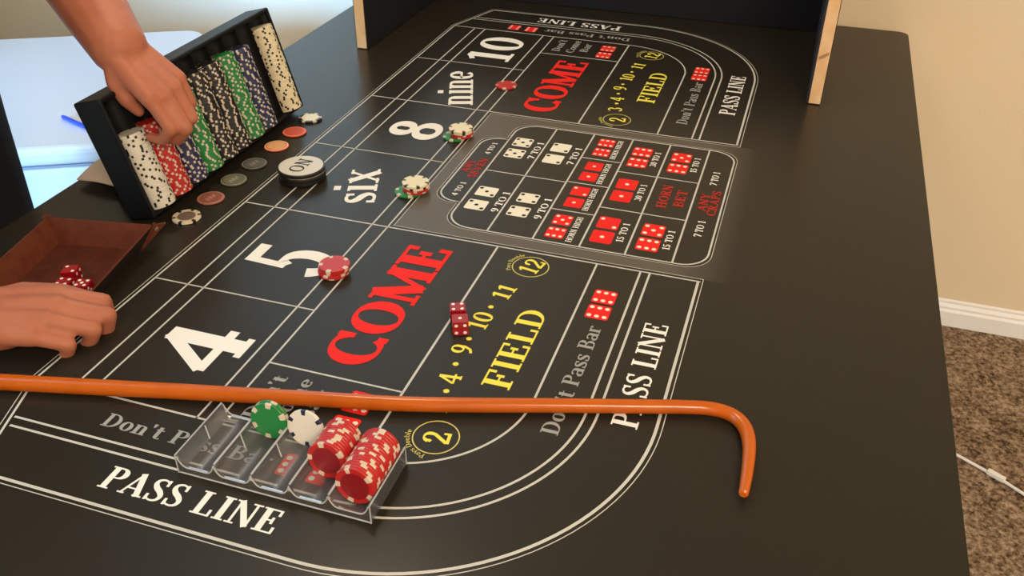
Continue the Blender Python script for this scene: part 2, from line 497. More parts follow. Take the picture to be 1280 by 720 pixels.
        W = .6; s(arc(.3, .755, .23 - T * .3, .245 - h, 0, 360, 26)); s(arc(.3, .27, .28 - T * .3, .27 - h, 0, 360, 26))
    elif ch == '9':
        W = .58; s(arc(.28, .7, .26 - T * .4, .3 - h, 0, 360, 26)); s([(.28 + .26 - T * .4, .7), (.5, .45), (.38, .15), (.15, .03)], T * .8)
    elif ch == 'o':
        W = .56; s(arc(.28, XH / 2, .27 - T / 2, XH / 2 - h, 0, 360, 26))
    elif ch == 'e':
        W = .54; s([(.06, XH * .5), (.46, XH * .5)] + arc(.27, XH / 2, .25 - T * .4, XH / 2 - h, 10, 320, 22))
    elif ch == 'a':
        W = .54; s(arc(.24, XH * .72, .18, XH * .28 - h, 160, 0, 10) + [(.42, .05)]); s(arc(.24, XH * .28, .2 - T * .2, XH * .28 - h, 0, 360, 20)); hor(.4, .54, h)
    elif ch in 'nmu':
        if ch == 'u':
            W = .62; stem(.13, .2, XH); hor(.02, .14, XH - h); stem(.46, 0, XH); hor(.36, .47, XH - h); s(arc(.3, .2, .16, .2 - h, 180, 330, 10)); hor(.46, .6, h)
        else:
            W = .64 if ch == 'n' else .94
            for j in range(2 if ch == 'n' else 3):
                xx = .14 + .31 * j; stem(xx, 0, XH if j == 0 else XH * .75); foot(xx, .11, .11)
                if j: s(arc(xx - .15, XH * .72, .15, XH * .28 - h, 150, 0, 10))
            hor(.02, .14, XH - h)
    elif ch == 'r':
        W = .46; stem(.14, 0, XH); foot(.14, .11, .13); hor(.02, .14, XH - h); s(arc(.3, XH * .72, .15, XH * .28 - h, 160, 40, 8)); s([(.4, XH * .78), (.4, XH)], t * 2)
    elif ch == 'i':
        W = .34; stem(.17, 0, XH); foot(.17, .11, .11); hor(.04, .17, XH - h); s([(.17, .84), (.17, 1.0)], T * 1.05)
    elif ch == 'l':
        W = .34; stem(.17); foot(.17, .11, .11); hor(.04, .17, 1 - h)
    elif ch == 't':
        W = .42; stem(.18, .12, .88); hor(.03, .38, XH - h); s(arc(.3, .14, .12, .14 - h, 180, 320, 8))
    elif ch == 'b':
        W = .6; stem(.13, 0, 1); hor(.02, .13, 1 - h); s(arc(.3, XH / 2, .26 - T * .3, XH / 2 - h, 160, -160, 20))
    elif ch == 'y':
        W = .6; s([(.1, XH), (.3, 0)], T); s([(.5, XH), (.22, -.28)], t * 1.2); hor(0, .22, XH - h); hor(.4, .6, XH - h)
    elif ch == 'x':
        W = .62; s([(.1, XH), (.5, 0)], T); s([(.1, 0), (.5, XH)], t * 1.2); hor(0, .22, h); hor(.38, .62, h); hor(0, .24, XH - h); hor(.4, .6, XH - h)
    elif ch == "'":
        W = .16; s([(.06, .72), (.08, 1)], [T * .4, T])
    elif ch == ' ':
        W = .3
    return W, S


def text_poly(mb, txt, o, r, height, width, z, T=.2, t=.065, gap=.05, align='l', bend=None):
    """o = start of the baseline, r = reading direction; ink faces up"""
    rx, ry = r; l = math.hypot(rx, ry); rx /= l; ry /= l; ux, uy = -ry, rx
    raw = 0; items = []
    for ch in txt:
        W, S = glyph(ch, T, t); items.append((raw, S)); raw += W + gap
    raw -= gap; sx = width / raw
    for off, S in items:
        for pts, wd in S:
            P = []
            for x, y in pts:
                X = (off + x) * sx; Y = y * height
                if bend:      # wrap on a circle of radius `bend`
                    a = X / bend; rr = bend + Y
                    P.append((o[0] + rx * math.sin(a) * rr + ux * (math.cos(a) * rr - bend), o[1] + ry * math.sin(a) * rr + uy * (math.cos(a) * rr - bend)))
                else: P.append((o[0] + rx * X + ux * Y, o[1] + ry * X + uy * Y))
            n = len(P); wds = []
            for i in range(n):
                a, c = pts[max(i - 1, 0)], pts[min(i + 1, n - 1)]
                if i in (0, n - 1) and n > 3 and math.hypot(pts[0][0] - pts[-1][0], pts[0][1] - pts[-1][1]) < 1e-7: a, c = pts[n - 2], pts[1]
                dx, dy = (c[0] - a[0]) * sx, (c[1] - a[1]) * height
                L = math.hypot(dx, dy) or 1; dx /= L; dy /= L
                g = wd[i] if hasattr(wd, '__len__') else wd
                if g is None: g = math.hypot(T * dy, t * dx)
                # anisotropic scale of the pen
                wds.append(g * math.hypot(dy * sx, dx * height))
            strip(mb, P, wds, z)


def word(txt, o, r, height, width, m, label=None, z=ZT, **k):
    mb = MB(); text_poly(mb, txt, o, r, height, width, z, **k)
    ob = mb.build('lettering', m, craps)
    ob['label'] = label or ('lettering reading ' + txt)
    return ob


Yd, Xd, Xm = (0, 1), (1, 0), (-1, 0)
mm = 0.001
# taupe panel around the proposition box
mb = MB()
mb.poly([(0.231, -0.205, ZP), (0.71, -0.205, ZP), (0.71, 0.205, ZP), (0.231, 0.205, ZP)])
mb.build('printed_panel', M_PANEL, craps)['label'] = 'taupe printed panel behind the proposition bets'
# black strip between panel edge and thick outer lines: corner blocks of the pass line boxes
# long lines
V = dict(A=0.0, B=.0475, C=.0707, D=.2009, E=.2241, F=.385, G=.5207, H=.578, I=.590, J=.6525)
Ya, Yb, Yc, Yd2 = .2113, .4208, .630, .5255
cx, cy = .385, .493
for sgn in (1, -1):
    def P(x, y): return (x, sgn * y)
    def curve(rad, x_end, y0=Ya):
        xr = cx + rad; a = [P(xr, y0), P(xr, cy)]
        a += [P(x, y) for x, y in arc(cx, cy, rad, rad, 0, 90, 30)][1:]
        return a + [P(x_end, cy + rad)]
    pline(curve(.2665, .0445), .0033)
    pline(curve(.2722, .0455, Ya - .0065), .0010)
    pline(curve(.205, .0285), .0027)
    pline(curve(.193, .0235), .0027)
    pline(curve(.1357, .0, Ya), .0026)
    # chamfer of the dealer side
    pline([P(0, .6295), P(.0450, .7605)], .0026)
    pline([P(-.0055, .630), P(.0405, .7655)], .0010)
    pline([P(V['F'], Ya), P(V['F'], cy + .136)], .0028)
    pline([P(V['E'], Yd2), P(V['F'], Yd2)], .0024)
    pline([P(0, Ya), P(V['J'] + .0016, Ya)], .0026)
    pline([P(0.229, Ya - .0065), P(V['J'] + .005, Ya - .0065)], .0010)
    pline([P(0, Yb), P(V['E'], Yb)], .0022)
for k in 'BCDE':
    pline([(V[k], -Yc), (V[k], Yc)], .0024)
pline([(0, -Yc), (0, Yc)], .0026); pline([(-.0055, -.6305), (-.0055, .6305)], .0010)
pline([(.0, 0), (V['E'], 0)], .0022)
pline([(V['E'] + .0065, -Ya + .0065), (V['E'] + .0065, Ya - .0065)], .0010)

# proposition box: dark field + borders
v0, v1, v2, v3, v4, v5, v6 = .294, .3575, .4225, .4875, .5495, .6125, .655
PH = .178
RR = .036


def prop_outline(e):
    o = []
    o += arc(v6 + e - RR, -PH - e + RR, RR, RR, 270, 360, 8)
    o += arc(v6 + e - RR, PH + e - RR, RR, RR, 0, 90, 8)
    o += arc(v0 - e + RR, PH + e - RR, RR, RR, 90, 180, 8)
    if e > .002: o += [(v0 - e, .112 + e)]
    else: o += [(v0 - e, .112 + e)]
    o += arc(.254 - e + .030, .112 + e - .030, .030, .030, 90, 180, 8)
    o += arc(.254 - e + .030, -.112 - e + .030, .030, .030, 180, 270, 8)
    o += [(v0 - e, -.112 - e)]
    o += arc(v0 - e + RR, -PH - e + RR, RR, RR, 180, 270, 8)
    return o


M_PROPF = mat('ink_field_black', (0.0225, 0.0190, 0.0134), 0.27, 0.20)
mb = MB(); mb.poly([(x, y, ZP + .00006) for x, y in prop_outline(.004)]); mb.build('printed_field', M_PROPF, craps)
po = prop_outline(0)
mb = MB(); strip(mb, po, .0026, ZL, closed=True); mb.build('betting_line', M_LINE, craps)
mb = MB(); strip(mb, prop_outline(.0045), .0009, ZL, closed=True); mb.build('betting_line', M_LINE, craps)
pline([(v0, -.114), (v0, .114)], .0026)
for x in (v1, v2, v3, v4, v5): pline([(x, -PH), (x, PH)], .0026)
pline([(v0, -.003), (v2, -.003)], .0022)
for y in (-.088, 0.0, .087): pline([(v2, y), (v3, y)], .0022)
for y in (-.0615, .057): pline([(v3, y), (v5, y)], .0022)

# big words
for s_, c in ((-1, -.371), (1, .370)):
    word('COME', (.333, c - .131), Yd, .061, .262, M_RED, 'red lettering COME ' + ('beside the boxes 4 and 5' if s_ < 0 else 'beside the boxes nine and 10'), T=.22, t=.085, gap=.02)
    word('FIELD', (.491, c - .117 + .001 if s_ < 0 else .340), Yd, .032, .150, M_YEL, 'yellow lettering FIELD', T=.17, t=.07, gap=.05)
word('4', (.189, -.565), Yd, .102, .078, M_WHITE, 'white numeral 4', T=.19, t=.085)
word('5', (.199, -.357), Yd, .116, .060, M_WHITE, 'white numeral 5', T=.20, t=.09)
word('six', (.1775, -.155), (-.36, 1), .064, .108, M_WHITE, 'white slanted word six', T=.17, t=.065, gap=.03)
word('8', (.1795, .067), Yd, .090, .064, M_WHITE, 'white numeral 8', T=.21, t=.12)
word('nine', (.188, .229), (-.36, 1), .064, .166, M_WHITE, 'white slanted word nine', T=.17, t=.065, gap=.0)
word('10', (.179, .443), Yd, .089, .147, M_WHITE, 'white numeral 10', T=.17, t=.075, gap=.05)
# pass line words
PW, PT, PG = M_WHITE, .185, .05
word('PASS LINE', (.633, -.504), Yd, .0275, .187, PW, 'white lettering PASS LINE along the player side by COME near the cane', T=PT)
word('PASS LINE', (.634, .332), Yd, .0275, .192, PW, 'white lettering PASS LINE along the player side at the far end', T=PT)
word('PASS LINE', (.167, -.740), Xd, .0275, .186, PW, 'white lettering PASS LINE at the near end', T=PT)
word('PASS LINE', (.346, .738), Xm, .0275, .186, PW, 'white lettering PASS LINE at the far end', T=PT)
GW = M_GREYINK
word("Don't Pass Bar", (.559, -.538), Yd, .0185, .192, GW, "grey lettering Don't Pass Bar", T=.17)
word("Don't Pass Bar", (.561, .266), Yd, .0185, .200, GW, "grey lettering Don't Pass Bar", T=.17)
word("Don't Pass Bar", (.114, -.669), Xd, .0185, .192, GW, "grey lettering Don't Pass Bar", T=.17)
word("Don't Pass Bar", (.380, .669), Xm, .0185, .186, GW, "grey lettering Don't Pass Bar", T=.17)
for y in (-.612, .545):
    word("Don't", (.258, y), Yd, .0165, .070, GW, "grey lettering Don't", T=.18)
    word('Come', (.287, y), Yd, .0165, .074, GW, 'grey lettering Come', T=.18)
    word('Bar', (.313, y + .012), Yd, .0165, .050, GW, 'grey lettering Bar', T=.18)
# field numbers on a gentle arc
def circle_line(c, r, wd, m, name='printed_ring'):
    mb = MB(); strip(mb, arc(c[0], c[1], r, r, 0, 360, 40)[:-1], wd, ZL, closed=True); return mb.build(name, m, craps)
M_YELD = mat('ink_pale_yellow', (0.62, 0.54, 0.16), INKR, INKS)
for yo, s_ in ((-.827, -1), (0, 1)):
    for txt, x, y, hgt, wd in (('2', .445, .250, .028, .017), ('3', .431, .294, .025, .015), ('4', .424, .340, .025, .017), ('9', .4185, .391, .025, .016), ('10', .4195, .449, .024, .034), ('11', .427, .514, .023, .031), ('12', .442, .580, .026, .032)):
        yy = y + yo; ang = {'2': -.12, '3': -.16, '4': -.10, '9': 0, '10': .06, '11': .14, '12': .2}[txt]
        r = (ang, 1); L = math.hypot(*r)
        ox = x + hgt / 2 - r[0] / L * wd / 2; oy = yy - wd / 2 * r[1] / L
        word(txt, (ox, oy), r, hgt, wd, M_YEL, 'yellow field number ' + txt, T=.16, t=.075)
    for x, y in ((.428, .318), (.421, .364), (.419, .412), (.422, .480)):
        mb = MB(); mb.poly([(px, py + yo, ZT) for px, py in arc(x, y, .0034, .0034, 0, 360, 12)[:-1]]); mb.build('printed_dot', M_YEL, craps)
    for (x, y, a0) in ((.444, .249, -48), (.441, .581, 28)):
        circle_line((x, y + yo), .0235, .0014, M_YELD)
        # "Pays Double" bent around the ring
        ang = math.radians(180 - a0 if False else 180)
        mb = MB()
        # text on circle: start angle measured so that it sits on the -X side of the ring
        rad = .0262; Lw = .042; st = Lw / 2
        c = (x, y + yo); rot = math.radians({-48: 42, 28: -12}[a0])
        up = (-math.cos(rot), -math.sin(rot)); rd = (up[1], -up[0])
        # wrap: baseline centre sits at c + up*rad
        mid = (c[0] + up[0] * rad, c[1] + up[1] * rad)
        raw = MB(); text_poly(raw, 'Pays Double', (0, 0), (1, 0), .0058, Lw, ZT, T=.16, t=.08)
        for f_ in raw.f:
            pts = []
            for k in f_:
                X, Y, Z = raw.v[k]; a = (X - st) / rad; rr = rad + Y
                pts.append((c[0] + rd[0] * math.sin(a) * rr + up[0] * math.cos(a) * rr, c[1] + rd[1] * math.sin(a) * rr + up[1] * math.cos(a) * rr, ZT))
            mb.poly(pts)
        mb.build('lettering', M_YELD, craps)['label'] = 'tiny yellow lettering Pays Double around the ring'

# printed dice
PIPS = {1: [(0, 0)], 2: [(-1, -1), (1, 1)], 3: [(-1, -1), (0, 0), (1, 1)], 4: [(-1, -1), (1, 1), (-1, 1), (1, -1)],
        5: [(-1, -1), (1, 1), (-1, 1), (1, -1), (0, 0)], 6: [(-1, -1), (0, -1), (1, -1), (-1, 1), (0, 1), (1, 1)]}
_pd = {}


def pdie(n, c, sx, sy, red=True, swap=False, big=1.0):
    """printed die of half sizes sx,sy centred at c; pips laid along x unless swap"""
    m, pm = (M_RED, M_CREAM) if red else (M_CREAM, M_PIPB)
    key = ('f', sx, sy, red)
    if key not in _pd:
        mb = MB(); mb.poly([(x, y, ZT) for x, y in rrect(-sx, sx, -sy, sy, min(sx, sy) * .22, 4)]); _pd[key] = mb.mesh('printed_die', m)
    o = inst(_pd[key], 'printed_die', craps); o.location = (c[0], c[1], 0)
    key = ('p', n, sx, sy, red, swap)
    if key not in _pd:
        mb = MB(); r = min(sx, sy) * .21 * big
        for a, d in PIPS[n]:
            if swap: a, d = d, a
            px, py = a * sx * (.66 if n == 6 or red else .70), -d * sy * .60
            mb.poly([(x, y, ZD) for x, y in arc(px, py, r, r, 0, 360, 12)[:-1]])
        _pd[key] = mb.mesh('pips', pm)
    p = inst(_pd[key], 'pips', o)
    return o


# cream hardway pairs
for x in (.319, .383):
    pass
HW = .0152
pdie(3, (.3195, -.070), HW, .0145, False); pdie(3, (.3185, -.1125), HW, .0145, False)
pdie(4, (.3835, -.070), HW, .0145, False); pdie(4, (.382, -.112), HW, .0145, False)
pdie(5, (.319, .109), HW, .0160, False); pdie(5, (.319, .066), HW, .0160, False)
pdie(2, (.3835, .109), HW, .0160, False); pdie(2, (.3825, .066), HW, .0160, False)
# red proposition pairs
for (x, y, dn, df_) in ((.448, -.1345, 6, 5), (.450, -.044, 1, 2), (.450, .0425, 1, 1), (.449, .1315, 6, 6)):
    pdie(dn, (x, y - .0175), .0132, .0145); pdie(df_, (x, y + .0190), .0132, .0145)
    word('HORN HIGH', (.4745, y - .036), Yd, .0085, .070, M_WHITE, 'small white lettering HORN HIGH', T=.17, t=.08)
for (x, y, dn, df_, tx) in ((.511, -.1225, 1, 2, '15 TO 1'), (.511, .000, 1, 1, '30 TO 1'), (.511, .1165, 6, 6, '30 TO 1'), (.574, -.1225, 6, 5, '15 TO 1'), (.574, .1165, 6, 5, '15 TO 1')):
    pdie(dn, (x, y - .0205), .0152, .0165); pdie(df_, (x, y + .0190), .0152, .0165)
    word(tx, (x + .0295, y - .026), Yd, .0098, .052, M_WHITE, 'small white lettering ' + tx, T=.18, t=.08)
word('HORN', (.5785, -.036), Yd, .0145, .072, M_DKRED, 'dark red lettering HORN', T=.2, t=.09)
word('BET', (.6015, -.026), Yd, .0145, .052, M_DKRED, 'dark red lettering BET', T=.2, t=.09)
word('ANY', (.6345, -.027), Yd, .0125, .054, M_DKRED, 'dark red lettering ANY by the right border', T=.2, t=.09)
word('CRAPS', (.6490, -.037), Yd, .0125, .077, M_DKRED, 'dark red lettering CRAPS', T=.2, t=.09)
for y in (-.101, .058): word('7 TO 1', (.639, y), Yd, .0105, .045, M_WHITE, 'small white lettering 7 TO 1', T=.18, t=.08)
word('ANY', (.2705, -.020), Yd, .0125, .042, M_DKRED, 'dark red lettering ANY', T=.2, t=.09)
word('SEVEN', (.2870, -.034), Yd, .0125, .067, M_DKRED, 'dark red lettering SEVEN', T=.2, t=.09)
for y in (-.096, .050): word('4 TO 1', (.2815, y), Yd, .0088, .043, M_WHITE, 'small white lettering 4 TO 1', T=.18, t=.08)
for x, y, tx in ((.354, -.124, '9 TO 1'), (.418, -.124, '9 TO 1'), (.353, .056, '7 TO 1'), (.417, .056, '7 TO 1')):
    word(tx, (x, y), Yd, .0108, .062, M_WHITE, 'small white lettering ' + tx, T=.18, t=.08)
# don't pass / don't come dice
pdie(6, (.5475, -.3165), .0142, .0145); pdie(6, (.5475, -.2830), .0142, .0145)
pdie(6, (.549, .4935), .0142, .0170); pdie(6, (.549, .5300), .0142, .0170)
pdie(6, (.330, -.659), .0145, .0145, swap=True); pdie(6, (.363, -.659), .0145, .0145, swap=True)
pdie(6, (.165, .657), .0125, .0150, swap=True); pdie(6, (.127, .659), .0125, .0150, swap=True)
for y in (-.5955, .5525): 
    pdie(6, (.349, y), .0145, .0165); pdie(6, (.349, y + .0400), .0145, .0165)

# ------------------------------------------------------------------ backboard box at the far end
M_PINE = mat('pine_wood', (0.86, 0.58, 0.33), 0.6, 0.2, noise=(14, (0.77, 0.46, 0.22), 0.45, 0.62))
M_FELT = mat('black_felt', (0.010, 0.010, 0.013), 0.85, 0.25)
bbx = empty('dice_backboard', (0.32, 0.64, 0.001), 0, 'black lined wooden dice backboard with bare pine ends at the far end of the mat', 'backboard')
BH = 0.25
for x0, x1, inner in ((-.1345, -.1135, 1), (.7525, .7725, -1)):
    b = MB(); b.box((x0, .428, .0015), (x1, .860, BH)); sb = child_world(b.build('side_board', M_PINE, bevel=.0012), bbx)
    b = MB()
    if inner > 0: b.box((x1, .4295, .0015), (x1 + .002, .8395, BH))
    else: b.box((x0 - .004, .4290, .0015), (x0, .8395, BH))
    lin = b.build('lining', M_FELT if inner > 0 else mat('navy_felt', (0.016, 0.017, 0.028), 0.6, 0.4)); lin.parent = sb
    lin.matrix_parent_inverse = sb.matrix_parent_inverse.copy() if False else Matrix.Identity(4)
    b = MB()
    if inner > 0: b.box((x0 - .0015, .4295, .0015), (x0, .860, BH))
    else: b.box((x1, .4400, .0015), (x1 + .0015, .860, BH))
    lo_ = b.build('outer_cover', M_FELT); lo_.parent = sb
b = MB(); b.prism([(.7550, .082), (.7640, .086), (.7705, .092), (.7705, .097), (.7620, .092), (.7545, .087)], .4276, .4281, mtx=Matrix(((1, 0, 0, 0), (0, 0, 1, 0), (0, 1, 0, 0), (0, 0, 0, 1))))
b.build('knot', mat('pine_knot', (0.42, 0.22, 0.10), .6)).parent = sb
b = MB(); b.box((-.1135, .842, .0015), (.7525, .860, BH)); kb = child_world(b.build('back_board', M_PINE), bbx)
b = MB(); b.box((-.1115, .8395, .0015), (.7485, .842, BH)); b.build('lining', M_FELT).parent = kb

_o1 = ['', 'first', 'second', 'third', 'fourth', 'fifth', 'sixth', 'seventh', 'eighth', 'ninth', 'tenth', 'eleventh', 'twelfth', 'thirteenth', 'fourteenth', 'fifteenth', 'sixteenth', 'seventeenth', 'eighteenth', 'nineteenth']


def ordinal(n):
    if n < 20: return _o1[n]
    t_ = {2: 'twent', 3: 'thirt', 4: 'fort', 5: 'fift'}[n // 10]
    return t_ + 'ieth' if n % 10 == 0 else t_ + 'y-' + _o1[n % 10]


# ------------------------------------------------------------------ poker chips
CR, CT = 0.0196, 0.0033
CHIPC = {'white': (0.72, 0.68, 0.58), 'red': (0.47, 0.014, 0.014), 'navy': (0.014, 0.018, 0.075), 'green': (0.012, 0.20, 0.045), 'black': (0.010, 0.009, 0.009), 'cream': (0.76, 0.66, 0.44)}
SPOT = {'white': 'black', 'red': 'white', 'navy': 'white', 'green': 'white', 'black': 'white', 'cream': 'black', 'whitenavy': 'navy'}
CM = {k: mat('chip_' + k, v, 0.38, 0.5) for k, v in CHIPC.items()}
M_CHIPW = mat('chip_spot_white', (0.64, 0.53, 0.40), 0.4)


def chip_polys(nsp=6, duty=0.42, seg=36):
    """returns three polygon lists (body, spots, inlay)"""
    B, S, I = MB(), MB(), MB()
    bev = .0004; ri = CR * .74
    def isspot(k): return ((k * nsp / seg) % 1.0) < duty
    for k in range(seg):
        a, c = 2 * PI * k / seg, 2 * PI * (k + 1) / seg
        def pt(r, an, z): return (r * math.cos(an), r * math.sin(an), z)
        tgt = S if isspot(k) else B
        rings = [(ri, 0), (CR - bev, 0), (CR, bev), (CR, CT - bev), (CR - bev, CT), (ri, CT)]
        for (r0, z0), (r1, z1) in zip(rings, rings[1:]):
            tgt.poly([pt(r0, c, z0), pt(r0, a, z0), pt(r1, a, z1), pt(r1, c, z1)])
    for z, fl in ((0.0, True), (CT, False)):
        ring = [(ri * math.cos(2 * PI * k / seg), ri * math.sin(2 * PI * k / seg), z) for k in range(seg)]
        I.poly(list(reversed(ring)) if fl else ring)
    return B, S, I


_chip = {}


def chip_meshes(kind, inlay=None, rackchip=False):
    key = (kind, inlay, rackchip)
    if key in _chip: return _chip[key]
    base = 'white' if kind == 'whitenavy' else kind
    sp = {'black': CM['black'], 'navy': CM['navy'], 'white': M_CHIPW}[SPOT[kind]]
    il = inlay or CM[base]
    B, S, I = (chip_polys(6, .10, 36) if base in ('white', 'cream') else chip_polys(9, .10, 36)) if rackchip else chip_polys(6 if base in ('white', 'cream', 'green', 'black') else 5, .22 if base in ('white', 'cream') else .26, 72)
    full = MB()
    for mi, X in enumerate((B, S, I)):
        for f_ in X.f: full.poly([X.v[k] for k in f_], mi)
    r = (full.mesh('poker_chip', [CM[base], sp, il]), B.mesh('poker_chip', [CM[base]]), S.mesh('edge_spots', [sp]), I.mesh('inlay', [il]))
    _chip[key] = r
    return r


def chip(kind, mtx, label, group, parts=True, inlay=None):
    full, B, S, I = chip_meshes(kind, inlay, not parts)
    o = inst(B if parts else full, 'poker_chip')
    o.matrix_world = mtx
    tag(o, label, 'poker chip', group)
    if parts:
        inst(S, 'edge_spots', o); inst(I, 'inlay', o)
    return o


def flat(x, y, z, rot=None):
    return Matrix.Translation((x, y, z)) @ Matrix.Rotation(random.uniform(0, 6.28) if rot is None else rot, 4, 'Z')


# --- rack, leaning back 15 degrees
RT = math.radians(15)
RN = Vector((math.cos(RT), 0, math.sin(RT)))      # face normal
RS = Vector((-math.sin(RT), 0, math.cos(RT)))     # up the face
RO = Vector((-.0790, -.308, .0))                  # front bottom corner (near end)
RM = Matrix(((0, RS.x, RN.x, RO.x), (1, RS.y, RN.y, RO.y), (0, RS.z, RN.z, RO.z + .0115), (0, 0, 0, 1)))   # local: x along table, y up the face, z out
rack = empty('chip_rack', (-.10, -.10, 0), 0, 'black plastic chip rack leaning up at the dealer side, filled with coloured chip columns', 'chip rack')
M_BLK = mat('rack_plastic_black', (0.006, 0.006, 0.0065), 0.45, 0.15)
RL, RHh, RDp = .4105, .172, .042
NS = 10; PITCH = .0395; S0 = (RL - NS * PITCH) / 2
# one outline (scooped slots) extruded up the slope
prof = [(0, -RDp), (0, -.002), (.0006, 0.0)]
for i in range(NS):
    xc = S0 + PITCH * (i + .5)
    prof += [(p[0], p[1]) for p in arc(xc, -.006, .0193, .0205, 186, 354, 12)]
prof += [(RL - .0006, 0.0), (RL, -.002), (RL, -RDp)]
b = MB()
n = len(prof)
lo = [RM @ Vector((x, .007, z)) for x, z in prof]; hi = [RM @ Vector((x, RHh - .007, z)) for x, z in prof]
i0 = len(b.v); b.v += [tuple(p) for p in lo + hi]
for k in range(n):
    l = (k + 1) % n; b.f.append((i0 + k, i0 + l, i0 + n + l, i0 + n + k)); b.m.append(0)
b.f.append(tuple(i0 + k for k in range(n))); b.m.append(0); b.f.append(tuple(i0 + n + k for k in reversed(range(n)))); b.m.append(0)
child_world(b.build('slot_panel', M_BLK, smooth=True), rack)
for nm, y0, y1 in (('lower_rim', 0, .007), ('upper_rim', RHh - .007, RHh)):
    b = MB(); b.box((-.001, y0, -RDp - .001), (RL + .001, y1, .002), mtx=RM); child_world(b.build(nm, M_BLK, bevel=.003), rack)
for x0, x1 in ((-.003, .0035), (RL - .0035, RL + .003)):
    b = MB(); b.box((x0, 0, -RDp - .0015), (x1, RHh, .0025), mtx=RM); child_world(b.build('end_wall', M_BLK, bevel=.003), rack)
# prop foot behind
b = MB()
for x0 in (.05, RL - .09):
    b.poly([RM @ Vector((x0, .13, -RDp)), RM @ Vector((x0 + .04, .13, -RDp)), Vector((-.185, RO.y + x0 + .04, .0006)), Vector((-.185, RO.y + x0, .0006))])
    b.poly([RM @ Vector((x0, .12, -RDp)), RM @ Vector((x0 + .04, .12, -RDp)), Vector((-.180, RO.y + x0 + .04, .0006)), Vector((-.180, RO.y + x0, .0006))])
child_world(b.build('prop_foot', M_BLK), rack)
cols = [('white', .117, ''), ('red', .117, ''), ('navy', .118, ''), ('green', .124, ''), ('black', .142, ''), ('black', .144, ''), ('green', .143, ''), ('navy', .141, ''), None, ('cream', .150, '')]
cname = {0: ('white', 'rack column nearest the leather tray'), 1: ('red', 'only red rack column'),
         2: ('navy', 'navy rack column beside the red one'), 3: ('green', 'green rack column nearer the hand'),
         4: ('black', 'black rack column nearer the hand'), 5: ('black', 'black rack column farther from the hand'),
         6: ('green', 'green rack column farther from the hand'), 7: ('navy', 'navy rack column beside the empty slot'),
         9: ('cream', 'rack column past the empty slot')}
for i, c in enumerate(cols):
    if not c: continue
    kind, top, _ = c
    xc = S0 + PITCH * (i + .5); s_ = .008
    total = int((top - s_ - CT) / (CT + .00005)) + 1
    for k in range(total):
        m = RM @ Matrix.Translation((xc + random.uniform(-.0005, .0005), s_, -.0045 + random.uniform(-.0006, .0008))) @ Matrix.Rotation(-PI / 2, 4, 'X') @ Matrix.Rotation(random.uniform(0, 6.28), 4, 'Z')
        chip(kind, m, '%s poker chip, %s from the top in the %s' % (cname[i][0], ordinal(total - k), cname[i][1]), 'chips of the ' + cname[i][1], parts=False)
        s_ += CT + .00005
    if i == 7:   # a few fallen chips low in the empty slot
        pass

# --- loose chips on the layout
z0 = .0006


def stack(x, y, kinds, lab, grp, off=None):
    z = z0
    for j, k in enumerate(kinds):
        dx, dy = (off if (off and j == 0) else (random.uniform(-.0012, .0012), random.uniform(-.0012, .0012)))
        pos = 'top' if j == len(kinds) - 1 else ('bottom' if j == 0 else '')
        chip(k, flat(x + dx, y + dy, z), lab(j, k), grp)
        z += CT + .00005


ordn = ['lowest', 'second from below', 'third from below', 'fourth from below', 'topmost', 'sixth']
stack(.2085, -.3395, ['red'] * 4, lambda j, k: 'red poker chip, %s of the all-red stack by the 5' % ['lowest', 'second from below', 'third from below', 'topmost'][j], 'red stack by the 5')
for (x, y, nm) in ((.2210, -.1040, 'six'), (.2170, .0975, '8')):
    ks = ['green', 'red', 'red', 'cream', 'cream']
    stack(x, y, ks, lambda j, k, nm=nm: {0: 'green poker chip peeking out under the stack by the ' + nm, 1: 'lower red poker chip in the mixed stack by the ' + nm, 2: 'upper red poker chip in the mixed stack by the ' + nm, 3: 'lower cream poker chip in the mixed stack by the ' + nm, 4: 'cream poker chip topping the mixed stack by the ' + nm}[j], 'mixed stack by the ' + nm, off=(-.0100, -.0060))
chip('red', flat(.2165, .3315, z0), 'single red poker chip lying flat by the word nine', 'loose chips')

